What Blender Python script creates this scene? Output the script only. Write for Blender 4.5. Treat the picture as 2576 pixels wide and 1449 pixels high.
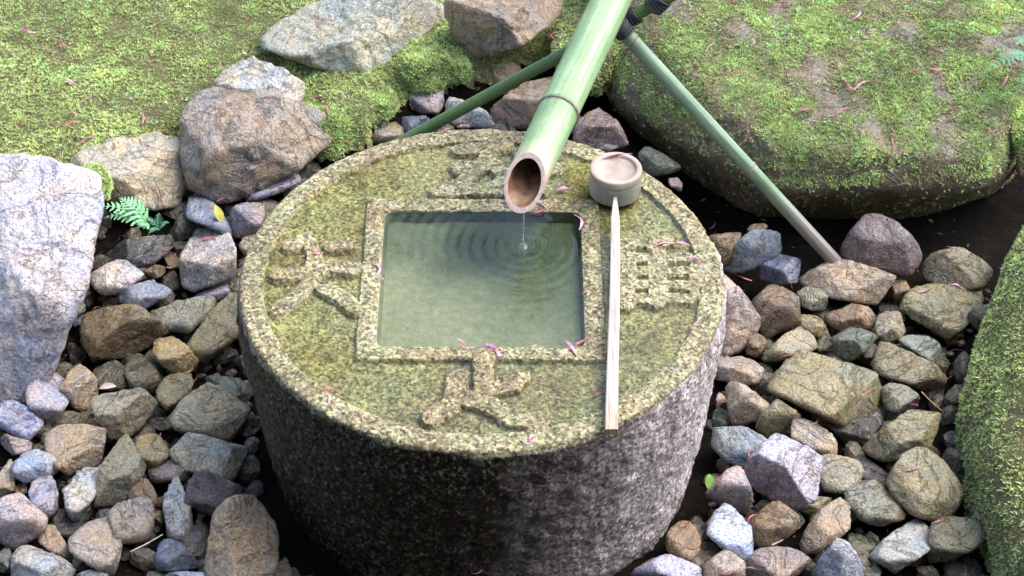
import bpy, bmesh, math, random
import numpy as np
from mathutils import Vector, Matrix

for o in list(bpy.data.objects):
    bpy.data.objects.remove(o)
scene = bpy.context.scene

# ------------------------------------------------------------------ camera
cam_data = bpy.data.cameras.new('camera')
cam = bpy.data.objects.new('camera', cam_data)
scene.collection.objects.link(cam)
cam.location = (0.056, -2.8372, 2.9779)
cam.rotation_euler = (math.radians(90 - 42.05), 0, 0)
cam_data.sensor_width = 36
cam_data.angle = 2 * math.atan(1288 / 5166)
cam_data.clip_start = 0.05
cam_data.clip_end = 500
scene.camera = cam

# ------------------------------------------------------------------ sky and sun
SUN_EL, SUN_AZ = math.radians(54), math.radians(68)      # azimuth from +Y towards +X
world = bpy.data.worlds.new('World')
scene.world = world
world.use_nodes = True
wn = world.node_tree
sky = wn.nodes.new('ShaderNodeTexSky')
sky.sky_type = 'NISHITA'
sky.sun_disc = False
sky.sun_elevation = SUN_EL
sky.sun_rotation = SUN_AZ
sky.dust_density = 2.5
sky.ozone_density = 0.8
wn.links.new(sky.outputs[0], wn.nodes['Background'].inputs[0])
wn.nodes['Background'].inputs[1].default_value = 0.15
sun_data = bpy.data.lights.new('sun', 'SUN')
sun_data.energy = 1.2
sun_data.angle = math.radians(55)
sun_data.color = (1.0, 0.965, 0.92)
sun = bpy.data.objects.new('sun', sun_data)
scene.collection.objects.link(sun)
sdir = Vector((math.cos(SUN_EL) * math.sin(SUN_AZ), math.cos(SUN_EL) * math.cos(SUN_AZ), math.sin(SUN_EL)))
sun.rotation_euler = sdir.to_track_quat('Z', 'Y').to_euler()
sun.location = sdir * 10
vs = scene.view_settings
vs.view_transform = 'Standard'
vs.look = 'None'
vs.gamma = 1
vs.use_curve_mapping = False
vs.exposure = 1.95
scene.cycles.max_bounces = 5
scene.cycles.diffuse_bounces = 3
scene.cycles.glossy_bounces = 3
scene.cycles.use_adaptive_sampling = True
scene.cycles.adaptive_threshold = 0.02
scene.cycles.transparent_max_bounces = 12
scene.cycles.use_denoising = True

# ------------------------------------------------------------------ helpers
rng = np.random.default_rng(7)
random.seed(7)
COL = scene.collection

def tag(o, label=None, cat=None, group=None, kind=None):
    if label: o['label'] = label
    if cat: o['category'] = cat
    if group: o['group'] = group
    if kind: o['kind'] = kind
    return o

def empty(name, loc=(0, 0, 0)):
    o = bpy.data.objects.new(name, None)
    o.location = loc
    o.empty_display_size = 0.05
    COL.objects.link(o)
    return o

def mesh_obj(name, V, Fc, mat=None, parent=None, smooth=True, loc=None):
    me = bpy.data.meshes.new(name)
    V = np.asarray(V, dtype=np.float32)
    if isinstance(Fc, np.ndarray):
        n, k = Fc.shape
        me.vertices.add(len(V)); me.vertices.foreach_set('co', V.ravel())
        me.loops.add(n * k); me.loops.foreach_set('vertex_index', Fc.astype(np.int32).ravel())
        me.polygons.add(n); me.polygons.foreach_set('loop_start', np.arange(0, n * k, k, dtype=np.int32))
        me.update(calc_edges=True)
    else:
        me.from_pydata([tuple(map(float, v)) for v in V], [], [tuple(f) for f in Fc])
    me.polygons.foreach_set('use_smooth', np.full(len(me.polygons), smooth, dtype=bool))
    me.update()
    if mat: me.materials.append(mat)
    o = bpy.data.objects.new(name, me)
    if loc is not None: o.location = loc
    if parent: o.parent = parent
    COL.objects.link(o)
    return o

def fattr(o, name, vals):
    a = o.data.attributes.new(name, 'FLOAT', 'POINT')
    a.data.foreach_set('value', np.asarray(vals, dtype=np.float32))

def cattr(o, name, cols):
    a = o.data.color_attributes.new(name, 'FLOAT_COLOR', 'POINT')
    c = np.ones((len(cols), 4), dtype=np.float32); c[:, :3] = cols
    a.data.foreach_set('color', c.ravel())

# gradient noise, vectorised
_perm = np.random.default_rng(3).permutation(256)
_perm = np.concatenate([_perm, _perm, _perm])
_gr = np.random.default_rng(4).normal(size=(256, 3))
_gr /= np.linalg.norm(_gr, axis=1)[:, None]
def pnoise(P):
    P = np.asarray(P, float)
    i = np.floor(P).astype(int); f = P - i
    u = f * f * f * (f * (f * 6 - 15) + 10)
    i &= 255
    out = 0
    for dx in (0, 1):
        wx = u[:, 0] if dx else 1 - u[:, 0]
        for dy in (0, 1):
            wy = u[:, 1] if dy else 1 - u[:, 1]
            for dz in (0, 1):
                wz = u[:, 2] if dz else 1 - u[:, 2]
                h = _perm[_perm[_perm[(i[:, 0] + dx) & 255] + ((i[:, 1] + dy) & 255)] + ((i[:, 2] + dz) & 255)]
                g = _gr[h]
                out = out + wx * wy * wz * ((f - (dx, dy, dz)) * g).sum(1)
    return out
def fbm(P, oct=4, gain=0.5):
    a, s, out = 1.0, 1.0, 0
    for k in range(oct):
        out = out + a * pnoise(P * s + 17.3 * k); a *= gain; s *= 2.03
    return out
def sstep(a, b, x):
    t = np.clip((x - a) / (b - a), 0, 1); return t * t * (3 - 2 * t)

# ------------------------------------------------------------------ materials
class NT:
    def __init__(s, name):
        s.m = bpy.data.materials.new(name); s.m.use_nodes = True
        s.t = s.m.node_tree; s.b = s.t.nodes['Principled BSDF']; s.o = s.t.nodes['Material Output']
    def n(s, typ, **k):
        nd = s.t.nodes.new(typ)
        for a, v in k.items(): setattr(nd, a, v)
        return nd
    def l(s, a, b): s.t.links.new(a, b)
    def set(s, nd, **k):
        for a, v in k.items(): nd.inputs[a.replace('_', ' ')].default_value = v
    def noise(s, co, scale, detail=4, rough=0.55, dist=0.0):
        nd = s.n('ShaderNodeTexNoise'); s.set(nd, Scale=scale, Detail=detail, Roughness=rough, Distortion=dist)
        if co is not None: s.l(co, nd.inputs['Vector'])
        return nd.outputs['Fac']
    def ramp(s, fac, stops):
        nd = s.n('ShaderNodeValToRGB'); cr = nd.color_ramp
        while len(cr.elements) > 1: cr.elements.remove(cr.elements[0])
        cr.elements[0].position = stops[0][0]; cr.elements[0].color = (*stops[0][1], 1)
        for p, c in stops[1:]:
            e = cr.elements.new(p); e.color = (*c, 1)
        s.l(fac, nd.inputs[0]); return nd.outputs[0]
    def mix(s, fac, a, b, blend='MIX'):
        nd = s.n('ShaderNodeMix', data_type='RGBA', blend_type=blend)
        for v, k in ((fac, 0), (a, 6), (b, 7)):
            if isinstance(v, (int, float)): nd.inputs[k].default_value = v
            elif isinstance(v, tuple): nd.inputs[k].default_value = (*v, 1)
            else: s.l(v, nd.inputs[k])
        return nd.outputs[2]
    def math(s, op, a, b=0.0, c=None, clamp=False):
        nd = s.n('ShaderNodeMath', operation=op, use_clamp=clamp)
        for k, v in enumerate((a, b, c)):
            if v is None: continue
            if isinstance(v, (int, float)): nd.inputs[k].default_value = v
            else: s.l(v, nd.inputs[k])
        return nd.outputs[0]
    def bump(s, h, dist, strength=1.0):
        nd = s.n('ShaderNodeBump'); s.set(nd, Distance=dist, Strength=strength); s.l(h, nd.inputs['Height'])
        s.l(nd.outputs[0], s.b.inputs['Normal']); return nd
    def attr(s, name, kind='GEOMETRY'):
        return s.n('ShaderNodeAttribute', attribute_name=name, attribute_type=kind)
    def col(s, v):
        if isinstance(v, tuple): s.b.inputs['Base Color'].default_value = (*v, 1)
        else: s.l(v, s.b.inputs['Base Color'])

def g3(v): return (v, v, v)

def rock_material():
    s = NT('weathered_rock')
    tc = s.n('ShaderNodeTexCoord'); oi = s.n('ShaderNodeObjectInfo')
    off = s.n('ShaderNodeVectorMath', operation='ADD'); s.l(tc.outputs['Object'], off.inputs[0])
    sc = s.n('ShaderNodeVectorMath', operation='SCALE'); sc.inputs[0].default_value = (37, 53, 71); s.l(oi.outputs['Random'], sc.inputs['Scale'])
    s.l(sc.outputs[0], off.inputs[1]); co = off.outputs[0]
    base = oi.outputs['Color']
    # broad tone patches
    n1 = s.noise(co, 14, 5, .62, .6)
    warm = s.mix(1.0, base, (1.16, 1.0, .80), 'MULTIPLY')
    cool = s.mix(1.0, base, (.80, .86, .95), 'MULTIPLY')
    c = s.mix(s.ramp(n1, [(.36, g3(0)), (.62, g3(1))]), cool, warm)
    # rust and lichen stains of their own shape
    n2 = s.noise(co, 24, 6, .65, 1.2)
    st = s.math('MULTIPLY', s.ramp(n2, [(.56, g3(0)), (.66, g3(1))]), s.math('MULTIPLY', oi.outputs['Random'], .55))
    c = s.mix(st, c, (.27, .17, .085))
    n5 = s.noise(co, 33, 5, .6, .5)
    al = s.math('MULTIPLY', s.ramp(n5, [(.58, g3(0)), (.72, g3(1))]), oi.outputs['Alpha'])
    c = s.mix(al, c, (.13, .16, .05))
    # mineral grain
    n3 = s.noise(co, 170, 4, .7)
    c = s.mix(.95, c, s.ramp(n3, [(.30, g3(.35)), (.5, g3(1.0)), (.72, g3(1.7))]), 'MULTIPLY')
    n6 = s.noise(co, 480, 2, .6)
    c = s.mix(.8, c, s.ramp(n6, [(.32, g3(.55)), (.5, g3(1.0)), (.68, g3(1.4))]), 'MULTIPLY')
    # thin cracks and pale veins
    v = s.noise(co, 8, 6, .62, 1.2)
    crack = s.math('ABSOLUTE', s.math('SUBTRACT', v, .5))
    c = s.mix(s.math('MULTIPLY', s.ramp(crack, [(.0, g3(1)), (.010, g3(0))]), .5), c, (.06, .05, .04))
    v2 = s.noise(co, 11, 5, .6, 2.6)
    vein = s.math('ABSOLUTE', s.math('SUBTRACT', v2, .56))
    c = s.mix(s.math('MULTIPLY', s.ramp(vein, [(.0, g3(1)), (.009, g3(0))]), .4), c, (.6, .56, .52))
    s.col(c)
    s.l(s.ramp(n1, [(.3, g3(.24)), (.7, g3(.52))]), s.b.inputs['Roughness'])
    s.b.inputs['Specular IOR Level'].default_value = .6
    h = s.math('ADD', s.math('MULTIPLY', n3, .5), s.math('MULTIPLY', n2, 1.6))
    h = s.math('ADD', h, s.math('MULTIPLY', s.ramp(crack, [(.0, g3(0)), (.02, g3(1))]), .5))
    s.bump(h, .006, .9)
    return s.m

def granite_material():
    s = NT('basin_granite')
    tc = s.n('ShaderNodeTexCoord'); co = tc.outputs['Object']
    alg = s.attr('algae').outputs['Fac']; wet = s.attr('wet').outputs['Fac']; side = s.attr('side').outputs['Fac']; pool = s.attr('pool').outputs['Fac']
    n1 = s.noise(co, 120, 3, .75); n2 = s.noise(co, 290, 3, .65); nb = s.noise(co, 9, 5, .6, .5)
    vo = s.n('ShaderNodeTexVoronoi'); vo.inputs['Scale'].default_value = 210; s.l(co, vo.inputs['Vector'])
    sep = s.n('ShaderNodeSeparateColor'); s.l(vo.outputs['Color'], sep.inputs[0])
    stone = s.ramp(sep.outputs[0], [(.0, (.045, .04, .028)), (.2, (.11, .10, .065)), (.45, (.19, .172, .115)), (.75, (.27, .25, .18)), (1.0, (.43, .41, .34))])
    tone = s.ramp(nb, [(.3, (.80, .88, .66)), (.5, (1.0, .97, .82)), (.7, (1.12, 1.0, .8))])
    stone = s.mix(1.0, stone, tone, 'MULTIPLY')
    lich = s.noise(co, 34, 5, .7, .6)
    stone = s.mix(s.math('MULTIPLY', s.ramp(lich, [(.56, g3(0)), (.68, g3(1))]), .55), stone, (.38, .37, .30))
    stone = s.mix(s.math('MULTIPLY', s.ramp(s.noise(co, 13, 5, .7, .9), [(.55, g3(0)), (.70, g3(1))]), .5), stone, (.09, .095, .04))
    stone = s.mix(.7, stone, s.ramp(n1, [(.3, g3(.4)), (.5, g3(.95)), (.7, g3(1.45))]), 'MULTIPLY')
    # algae film in the recesses
    acol = s.ramp(s.noise(co, 26, 5, .65, .8), [(.30, (.17, .125, .06)), (.46, (.26, .21, .10)), (.60, (.33, .30, .14)), (.75, (.41, .42, .21))])
    acol = s.mix(.95, acol, s.ramp(s.math('ADD', s.math('MULTIPLY', n1, .5), s.math('MULTIPLY', sep.outputs[0], .5)), [(.25, g3(.35)), (.5, g3(1)), (.75, g3(1.65))]), 'MULTIPLY')
    sy = s.n('ShaderNodeSeparateXYZ'); s.l(co, sy.inputs[0])
    c = s.mix(s.math('MULTIPLY', alg, s.ramp(s.math('ADD', s.noise(co, 5, 5, .6, .8), s.math('MULTIPLY', sy.outputs[1], .35)), [(.38, g3(.12)), (.64, g3(.72))])), stone, acol)
    patch = s.ramp(s.noise(co, 6.5, 4, .6, 1.0), [(.34, (.62, .56, .50)), (.44, (1.0, .92, .74)), (.54, (1.0, 1.02, .92)), (.66, (1.32, 1.32, 1.12))])
    c = s.mix(.85, c, patch, 'MULTIPLY')
    # side: dry violet-grey granite, wet black-brown where the water runs down
    dry = s.ramp(sep.outputs[1], [(.0, (.14, .11, .09)), (.35, (.30, .25, .23)), (.7, (.43, .39, .40)), (1.0, (.60, .57, .61))])
    dry = s.mix(.8, dry, s.ramp(n1, [(.3, g3(.6)), (.5, g3(1)), (.7, g3(1.3))]), 'MULTIPLY')
    spk = s.math('ADD', s.math('MULTIPLY', n1, .6), s.math('MULTIPLY', sep.outputs[2], .4))
    wcol = s.ramp(spk, [(.34, (.004, .0035, .003)), (.50, (.012, .010, .007)), (.60, (.040, .031, .019)), (.68, (.10, .08, .052)), (.80, (.24, .205, .155))])
    mv = s.n('ShaderNodeMapping'); mv.inputs['Scale'].default_value = (42, 42, 3.2); s.l(co, mv.inputs[0])
    drip = s.ramp(s.noise(mv.outputs[0], 1, 5, .65, .3), [(.35, g3(.55)), (.52, g3(1)), (.68, g3(1.25))])
    sidec = s.mix(.8, s.mix(wet, dry, wcol), drip, 'MULTIPLY')
    c = s.mix(side, c, sidec)
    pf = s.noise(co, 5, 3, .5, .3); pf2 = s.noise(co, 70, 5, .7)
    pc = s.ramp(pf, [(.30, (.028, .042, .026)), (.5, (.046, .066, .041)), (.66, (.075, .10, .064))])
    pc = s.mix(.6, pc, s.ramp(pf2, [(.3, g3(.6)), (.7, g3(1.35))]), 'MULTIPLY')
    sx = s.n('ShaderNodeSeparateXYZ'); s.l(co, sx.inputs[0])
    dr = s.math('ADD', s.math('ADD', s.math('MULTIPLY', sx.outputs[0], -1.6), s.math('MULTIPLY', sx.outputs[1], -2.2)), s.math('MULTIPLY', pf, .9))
    pc = s.mix(s.ramp(dr, [(.25, g3(0)), (.85, g3(1))]), pc, s.ramp(pf2, [(.3, (.17, .18, .12)), (.7, (.30, .29, .21))]))  # water reflections painted into the pool floor: pale front left, dark right
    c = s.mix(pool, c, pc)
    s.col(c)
    r = s.math('SUBTRACT', .62, s.math('MULTIPLY', wet, .32))
    s.l(r, s.b.inputs['Roughness'])
    s.l(s.math('SUBTRACT', .45, s.math('MULTIPLY', wet, .22)), s.b.inputs['Specular IOR Level'])
    h = s.math('ADD', n1, s.math('MULTIPLY', n2, .35))
    s.bump(h, .004, .9)
    return s.m

def water_material():
    s = NT('clear_water')
    s.t.nodes.remove(s.b)
    tr = s.n('ShaderNodeBsdfTransparent'); tr.inputs[0].default_value = (.88, .94, .84, 1)
    gl = s.n('ShaderNodeBsdfGlossy'); gl.inputs['Roughness'].default_value = .0; gl.inputs['Color'].default_value = (1, 1, 1, 1)
    fr = s.n('ShaderNodeFresnel'); fr.inputs[0].default_value = 1.33
    tc = s.n('ShaderNodeTexCoord')
    nz = s.noise(tc.outputs['Object'], 26, 3, .5)
    bp = s.n('ShaderNodeBump'); s.set(bp, Distance=.001, Strength=.12); s.l(nz, bp.inputs['Height'])
    s.l(bp.outputs[0], gl.inputs['Normal']); s.l(bp.outputs[0], fr.inputs['Normal'])
    mx = s.n('ShaderNodeMixShader'); s.l(fr.outputs[0], mx.inputs[0]); s.l(tr.outputs[0], mx.inputs[1]); s.l(gl.outputs[0], mx.inputs[2])
    s.l(mx.outputs[0], s.o.inputs[0])
    return s.m

def soil_material():
    s = NT('dark_wet_soil')
    co = s.n('ShaderNodeTexCoord').outputs['Object']
    n = s.noise(co, 30, 8, .7, .4)
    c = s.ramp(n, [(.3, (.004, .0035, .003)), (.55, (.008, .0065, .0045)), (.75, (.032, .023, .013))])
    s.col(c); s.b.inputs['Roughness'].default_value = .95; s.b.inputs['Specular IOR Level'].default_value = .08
    s.bump(s.noise(co, 140, 6, .7), .008, .9)
    return s.m

def moss_material(name):
    s = NT(name)
    a = s.attr('tint')
    s.col(a.outputs['Color'])
    s.b.inputs['Roughness'].default_value = .7
    s.b.inputs['Specular IOR Level'].default_value = .25
    return s.m

def moss_base_material():
    s = NT('moss_bed')
    co = s.n('ShaderNodeTexCoord').outputs['Object']
    n = s.noise(co, 18, 6, .65, .5)
    c = s.ramp(n, [(.3, (.10, .075, .04)), (.5, (.12, .105, .045)), (.7, (.12, .14, .045))])
    s.col(c); s.b.inputs['Roughness'].default_value = .9
    s.bump(s.noise(co, 200, 4, .7), .006, 1.0)
    return s.m

def simple(name, c, rough=.5, bump=None, var=None, scale=60):
    s = NT(name)
    co = s.n('ShaderNodeTexCoord').outputs['Object']
    if var:
        n = s.noise(co, scale, 5, .6, .3)
        s.col(s.ramp(n, [(.35, c), (.65, var)]))
    else: s.col(c)
    s.b.inputs['Roughness'].default_value = rough
    if bump: s.bump(s.noise(co, scale * 2, 4, .6), bump, .7)
    return s.m

def bamboo_material(name, green, pale, fade=((.34, .24, .18), (.55, .44, .36))):
    # object X runs along the culm; 'fade' attribute marks the weathered straw end
    s = NT(name)
    co = s.n('ShaderNodeTexCoord').outputs['Object']
    mp = s.n('ShaderNodeMapping'); mp.inputs['Scale'].default_value = (2.5, 150, 150); s.l(co, mp.inputs[0])
    n = s.noise(mp.outputs[0], 1.0, 6, .7, .2)
    n2 = s.noise(co, 9, 4, .6, .5)
    c = s.mix(s.ramp(n, [(.35, g3(0)), (.7, g3(.75))]), green, pale)
    c = s.mix(s.math('MULTIPLY', s.ramp(n2, [(.45, g3(0)), (.7, g3(1))]), .45), c, tuple(.55 * v for v in green))
    nf = s.noise(co, 300, 2, .5)
    c = s.mix(.35, c, s.ramp(nf, [(.35, g3(.7)), (.65, g3(1.25))]), 'MULTIPLY')
    f = s.attr('fade').outputs['Fac']
    straw = s.ramp(n, [(.3, fade[0]), (.6, fade[1])])
    scf = s.noise(co, 42, 6, .7, 1.5)
    c = s.mix(s.math('MULTIPLY', s.ramp(scf, [(.55, g3(0)), (.68, g3(1))]), .55), c, (.20, .20, .14))
    c = s.mix(f, c, straw)
    s.col(c); s.b.inputs['Roughness'].default_value = .42
    s.bump(n, .0012, .4)
    return s.m

M = {}
M['rock'] = rock_material()
M['granite'] = granite_material()
M['water'] = water_material()
M['soil'] = soil_material()
M['moss'] = moss_material('moss_blades')
M['mossbed'] = moss_base_material()
M['bamboo'] = bamboo_material('green_bamboo', (.14, .26, .10), (.40, .50, .33))
M['bamboo_leg'] = bamboo_material('bluish_bamboo', (.10, .18, .085), (.34, .45, .36), ((.13, .10, .10), (.26, .21, .20)))
M['bamboo_dark'] = bamboo_material('dark_green_bamboo', (.05, .10, .025), (.10, .18, .055))
M['bore'] = simple('bamboo_inside', (.10, .045, .02), .45, .001, (.30, .17, .09), 40)
M['straw'] = simple('cut_bamboo', (.42, .30, .24), .5, .0006, (.58, .46, .40), 120)
M['cup'] = bamboo_material('ladle_bamboo', (.16, .19, .14), (.33, .32, .29), ((.24, .19, .17), (.40, .34, .32)))
M['cupbase'] = simple('weathered_bamboo_end', (.27, .21, .175), .5, .0003, (.40, .325, .28), 30)
M['handle'] = simple('pale_wood', (.52, .43, .36), .45, .0008, (.70, .63, .58), 50)
M['node'] = simple('bamboo_node', (.16, .11, .085), .6, .0006, (.28, .21, .17), 120)
M['cord'] = simple('black_cord', (.012, .012, .018), .6, .002, (.03, .03, .04), 400)
M['petal'] = simple('pink_petal', (.30, .050, .095), .5, None, (.48, .17, .22), 90)
M['petal_pale'] = simple('pale_pink_petal', (.48, .10, .24), .45, None, (.66, .34, .45), 90)
M['petal_brown'] = simple('wilted_petal', (.20, .075, .055), .6, None, (.36, .17, .14), 90)
M['fern'] = simple('fern_green', (.14, .36, .16), .5, None, (.24, .50, .26), 60)
M['fern_dark'] = simple('fern_dark_green', (.05, .17, .09), .5, None, (.10, .27, .14), 60)
M['leaf_yellow'] = simple('yellow_leaf', (.42, .36, .05), .45, None, (.25, .30, .05), 40)
M['leaf_green'] = simple('green_leaf', (.12, .28, .04), .4, None, (.22, .42, .08), 40)
M['twig'] = simple('dry_twig', (.35, .20, .07), .7)

ROCKCOL = {
 'lav': (.40, .38, .45), 'blav': (.33, .33, .44), 'blue': (.21, .245, .33), 'lblue': (.43, .47, .56), 'dblue': (.12, .14, .19),
 'bgrey': (.23, .27, .31), 'lgrey': (.40, .41, .40), 'dgrey': (.10, .10, .095), 'tan': (.36, .275, .19), 'tanm': (.31, .26, .21),
 'ochre': (.32, .235, .10), 'rust': (.24, .155, .085), 'olive': (.20, .178, .098), 'dolive': (.085, .075, .04), 'bolive': (.26, .23, .14),
 'golive': (.28, .26, .18), 'yolive': (.245, .22, .125), 'brolive': (.22, .165, .09), 'ggreen': (.21, .22, .16), 'dgreen': (.09, .11, .075),
 'beige': (.33, .30, .21), 'mauve': (.27, .21, .19), 'mauvel': (.38, .32, .33), 'dmauve': (.13, .10, .10), 'brown': (.19, .135, .085),
 'pink': (.34, .275, .275), 'pinktan': (.42, .32, .26), 'white': (.54, .49, .46), 'dark': (.035, .033, .027), 'oval': (.50, .37, .235),
 'boul': (.40, .39, .435), 'bbrown': (.235, .20, .165), 'bgrey2': (.34, .335, .31), 'bbeige': (.36, .33, .25), 'slab': (.33, .335, .275),
 'btan': (.27, .215, .16), 'mossrock': (.14, .115, .075)}

# ------------------------------------------------------------------ rock builder
def icosphere(sub):
    bm = bmesh.new(); bmesh.ops.create_icosphere(bm, subdivisions=sub, radius=1)
    bm.verts.ensure_lookup_table()
    V = np.array([v.co[:] for v in bm.verts]); T = np.array([[v.index for v in f.verts] for f in bm.faces])
    bm.free(); V /= np.linalg.norm(V, axis=1)[:, None]
    return V, T
ICO = {k: icosphere(k) for k in (4, 5, 6)}

def hull_planes(P):
    bm = bmesh.new()
    vs_ = [bm.verts.new(p) for p in P]
    bmesh.ops.convex_hull(bm, input=vs_)
    pl = []
    for f in bm.faces:
        f.normal_update()
        if f.calc_area() < 1e-9: continue
        pl.append((*f.normal, f.normal.dot(f.verts[0].co)))
    bm.free()
    pl = np.array(pl)
    s = np.sign(pl[:, 3]); s[s == 0] = 1
    return pl * s[:, None]

UP_V = np.array([0, 0.6698, 0.7425])       # upward direction of a traced outline's plane (leaning back)
FR_V = np.array([0, -0.7425, 0.6698])      # towards the front of the stone

def hull2d(P):
    P = sorted(map(tuple, P)); 
    def half(pts):
        h = []
        for p in pts:
            while len(h) > 1 and (h[-1][0] - h[-2][0]) * (p[1] - h[-2][1]) - (h[-1][1] - h[-2][1]) * (p[0] - h[-2][0]) <= 0: h.pop()
            h.append(p)
        return h[:-1]
    return np.array(half(P) + half(P[::-1]))                # counter-clockwise

def broken_stone_planes(outline, ridge, rx, seed, thick=.65, extra=2, grow=1.09, lean=.10, power_simple=False):
    """planes (n, offset from the centre) of a broken stone: a flat top, a front face meeting it at a crest,
    slanting shoulders, and the flanks that follow the outline"""
    r = np.random.default_rng(seed)
    P = np.array(outline, float) / 1000 * grow
    w, h = np.ptp(P[:, 0]), np.ptp(P[:, 1]); s = min(w, h)
    keel = ridge == 'keel'
    if keel: ridge = .05
    if ridge is None: ridge = r.uniform(-.30, .02)
    if rx is None: rx = r.uniform(-.15, .15)
    X = np.array([1., 0, 0])
    B3 = np.stack([X, UP_V, FR_V])                        # rows: local x, u, depth
    def loc(n): n = B3 @ np.asarray(n, float); return n / np.linalg.norm(n)
    pl = []
    dc = .33 * min(h, 1.1 * w)
    crest = np.array([rx * w, ridge * h, dc])
    nt = loc((r.normal(0, .16), r.normal(-.05, .14), 1)); yaw = r.normal(0, .38)
    nf = loc((math.sin(yaw), -math.cos(yaw), r.normal(lean, .15)))
    front = [(nt, crest), (nf, crest)]                    # top face and front face
    if keel: front = [(loc((-.55, -.50, .52)), crest), (loc((.50, -.42, .62)), crest), (loc((.05, .5, 1)), crest + np.array([0, .40 * h, -.10 * h]))]; extra = 0
    for k in range(extra):                                # shoulders
        sg = 1 if (k + seed) % 2 else -1
        n = np.array([sg * r.uniform(.45, .8), r.uniform(-.25, .35), .8]); n /= np.linalg.norm(n)
        front.append((n, np.array([crest[0] + sg * r.uniform(.16, .30) * w, (ridge + r.uniform(-.1, .25)) * h, dc * r.uniform(.70, .95)])))
    def surf(x, u): return min((n @ p - n[0] * x - n[1] * u) / n[2] for n, p in front if n[2] > .05)
    H = hull2d(P)
    if power_simple:                                      # a broken stone shows few, straight edges
        area = lambda Q: abs(np.sum(Q[:, 0] * np.roll(Q[:, 1], -1) - np.roll(Q[:, 0], -1) * Q[:, 1])) / 2
        A0 = area(H)
        while len(H) > 5 + seed % 3:
            j = min(range(len(H)), key=lambda i: abs((H[i] - H[i - 1])[0] * (H[(i + 1) % len(H)] - H[i - 1])[1] - (H[i] - H[i - 1])[1] * (H[(i + 1) % len(H)] - H[i - 1])[0]))
            H = np.delete(H, j, 0)
        H = (H - H.mean(0)) * math.sqrt(A0 / area(H)) ** .8 + H.mean(0)
    cen = np.array([(H[:, 0].min() + H[:, 0].max()) / 2, (H[:, 1].min() + H[:, 1].max()) / 2])
    c3 = np.array([*cen, surf(*cen) - .42 * s])
    def add(n, p):
        n = np.asarray(n, float); n = n / np.linalg.norm(n)
        pl.append((*(n @ B3), max(float(n @ (p - c3)), .12 * s)))
    for n, p in front: add(n, p)
    for (p, q) in zip(H, np.roll(H, -1, 0)):              # flanks follow the outline
        e = q - p; L = np.linalg.norm(e)
        if L < .05 * s: continue
        n2 = np.array([e[1], -e[0]]) / L
        m = (p + q) / 2; d0 = max(min(surf(*(m * .97 + cen * .03)), c3[2] + .45 * s), c3[2] - .75 * s) - .10 * s
        add((*n2, r.uniform(.04, .22)), np.array([*m, d0])); add((*n2, -r.uniform(.35, .6)), np.array([*m, d0]))
    add((0, 0, -1), c3 - np.array([0, 0, thick * s]))
    return np.array(pl), math.sqrt(w * h), c3 @ B3

def stone_mesh(pl, size, seed, sub=4, power=60, crag=1.0):
    D, T = ICO[sub]
    dots = np.clip(D @ pl[:, :3].T, 1e-4, None) / pl[:, 3]
    m = dots.max(1, keepdims=True)
    rad = 1 / (m[:, 0] * ((dots / m) ** power).sum(1) ** (1 / power))
    V = D * rad[:, None]
    o = np.random.default_rng(seed).uniform(0, 200, 3)
    n1 = fbm(V / size * 2.0 + o, 3)
    n2 = fbm(V * 48 + o * 1.7, 3)
    rg = 1 - np.abs(fbm(V / size * 2.4 + o * .6, 3)) * 2.2
    disp = size * crag * (.022 * n1 - .045 * np.clip(rg - .62, 0, 1)) + .0030 * crag * n2
    ter = fbm(V / size * 1.5 + o * 2.1, 2)                # stepped fracture faces
    disp += size * .016 * crag * np.round(ter * 4) / 2
    return V * (1 + disp / np.maximum(rad, 1e-3))[:, None], T

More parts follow.
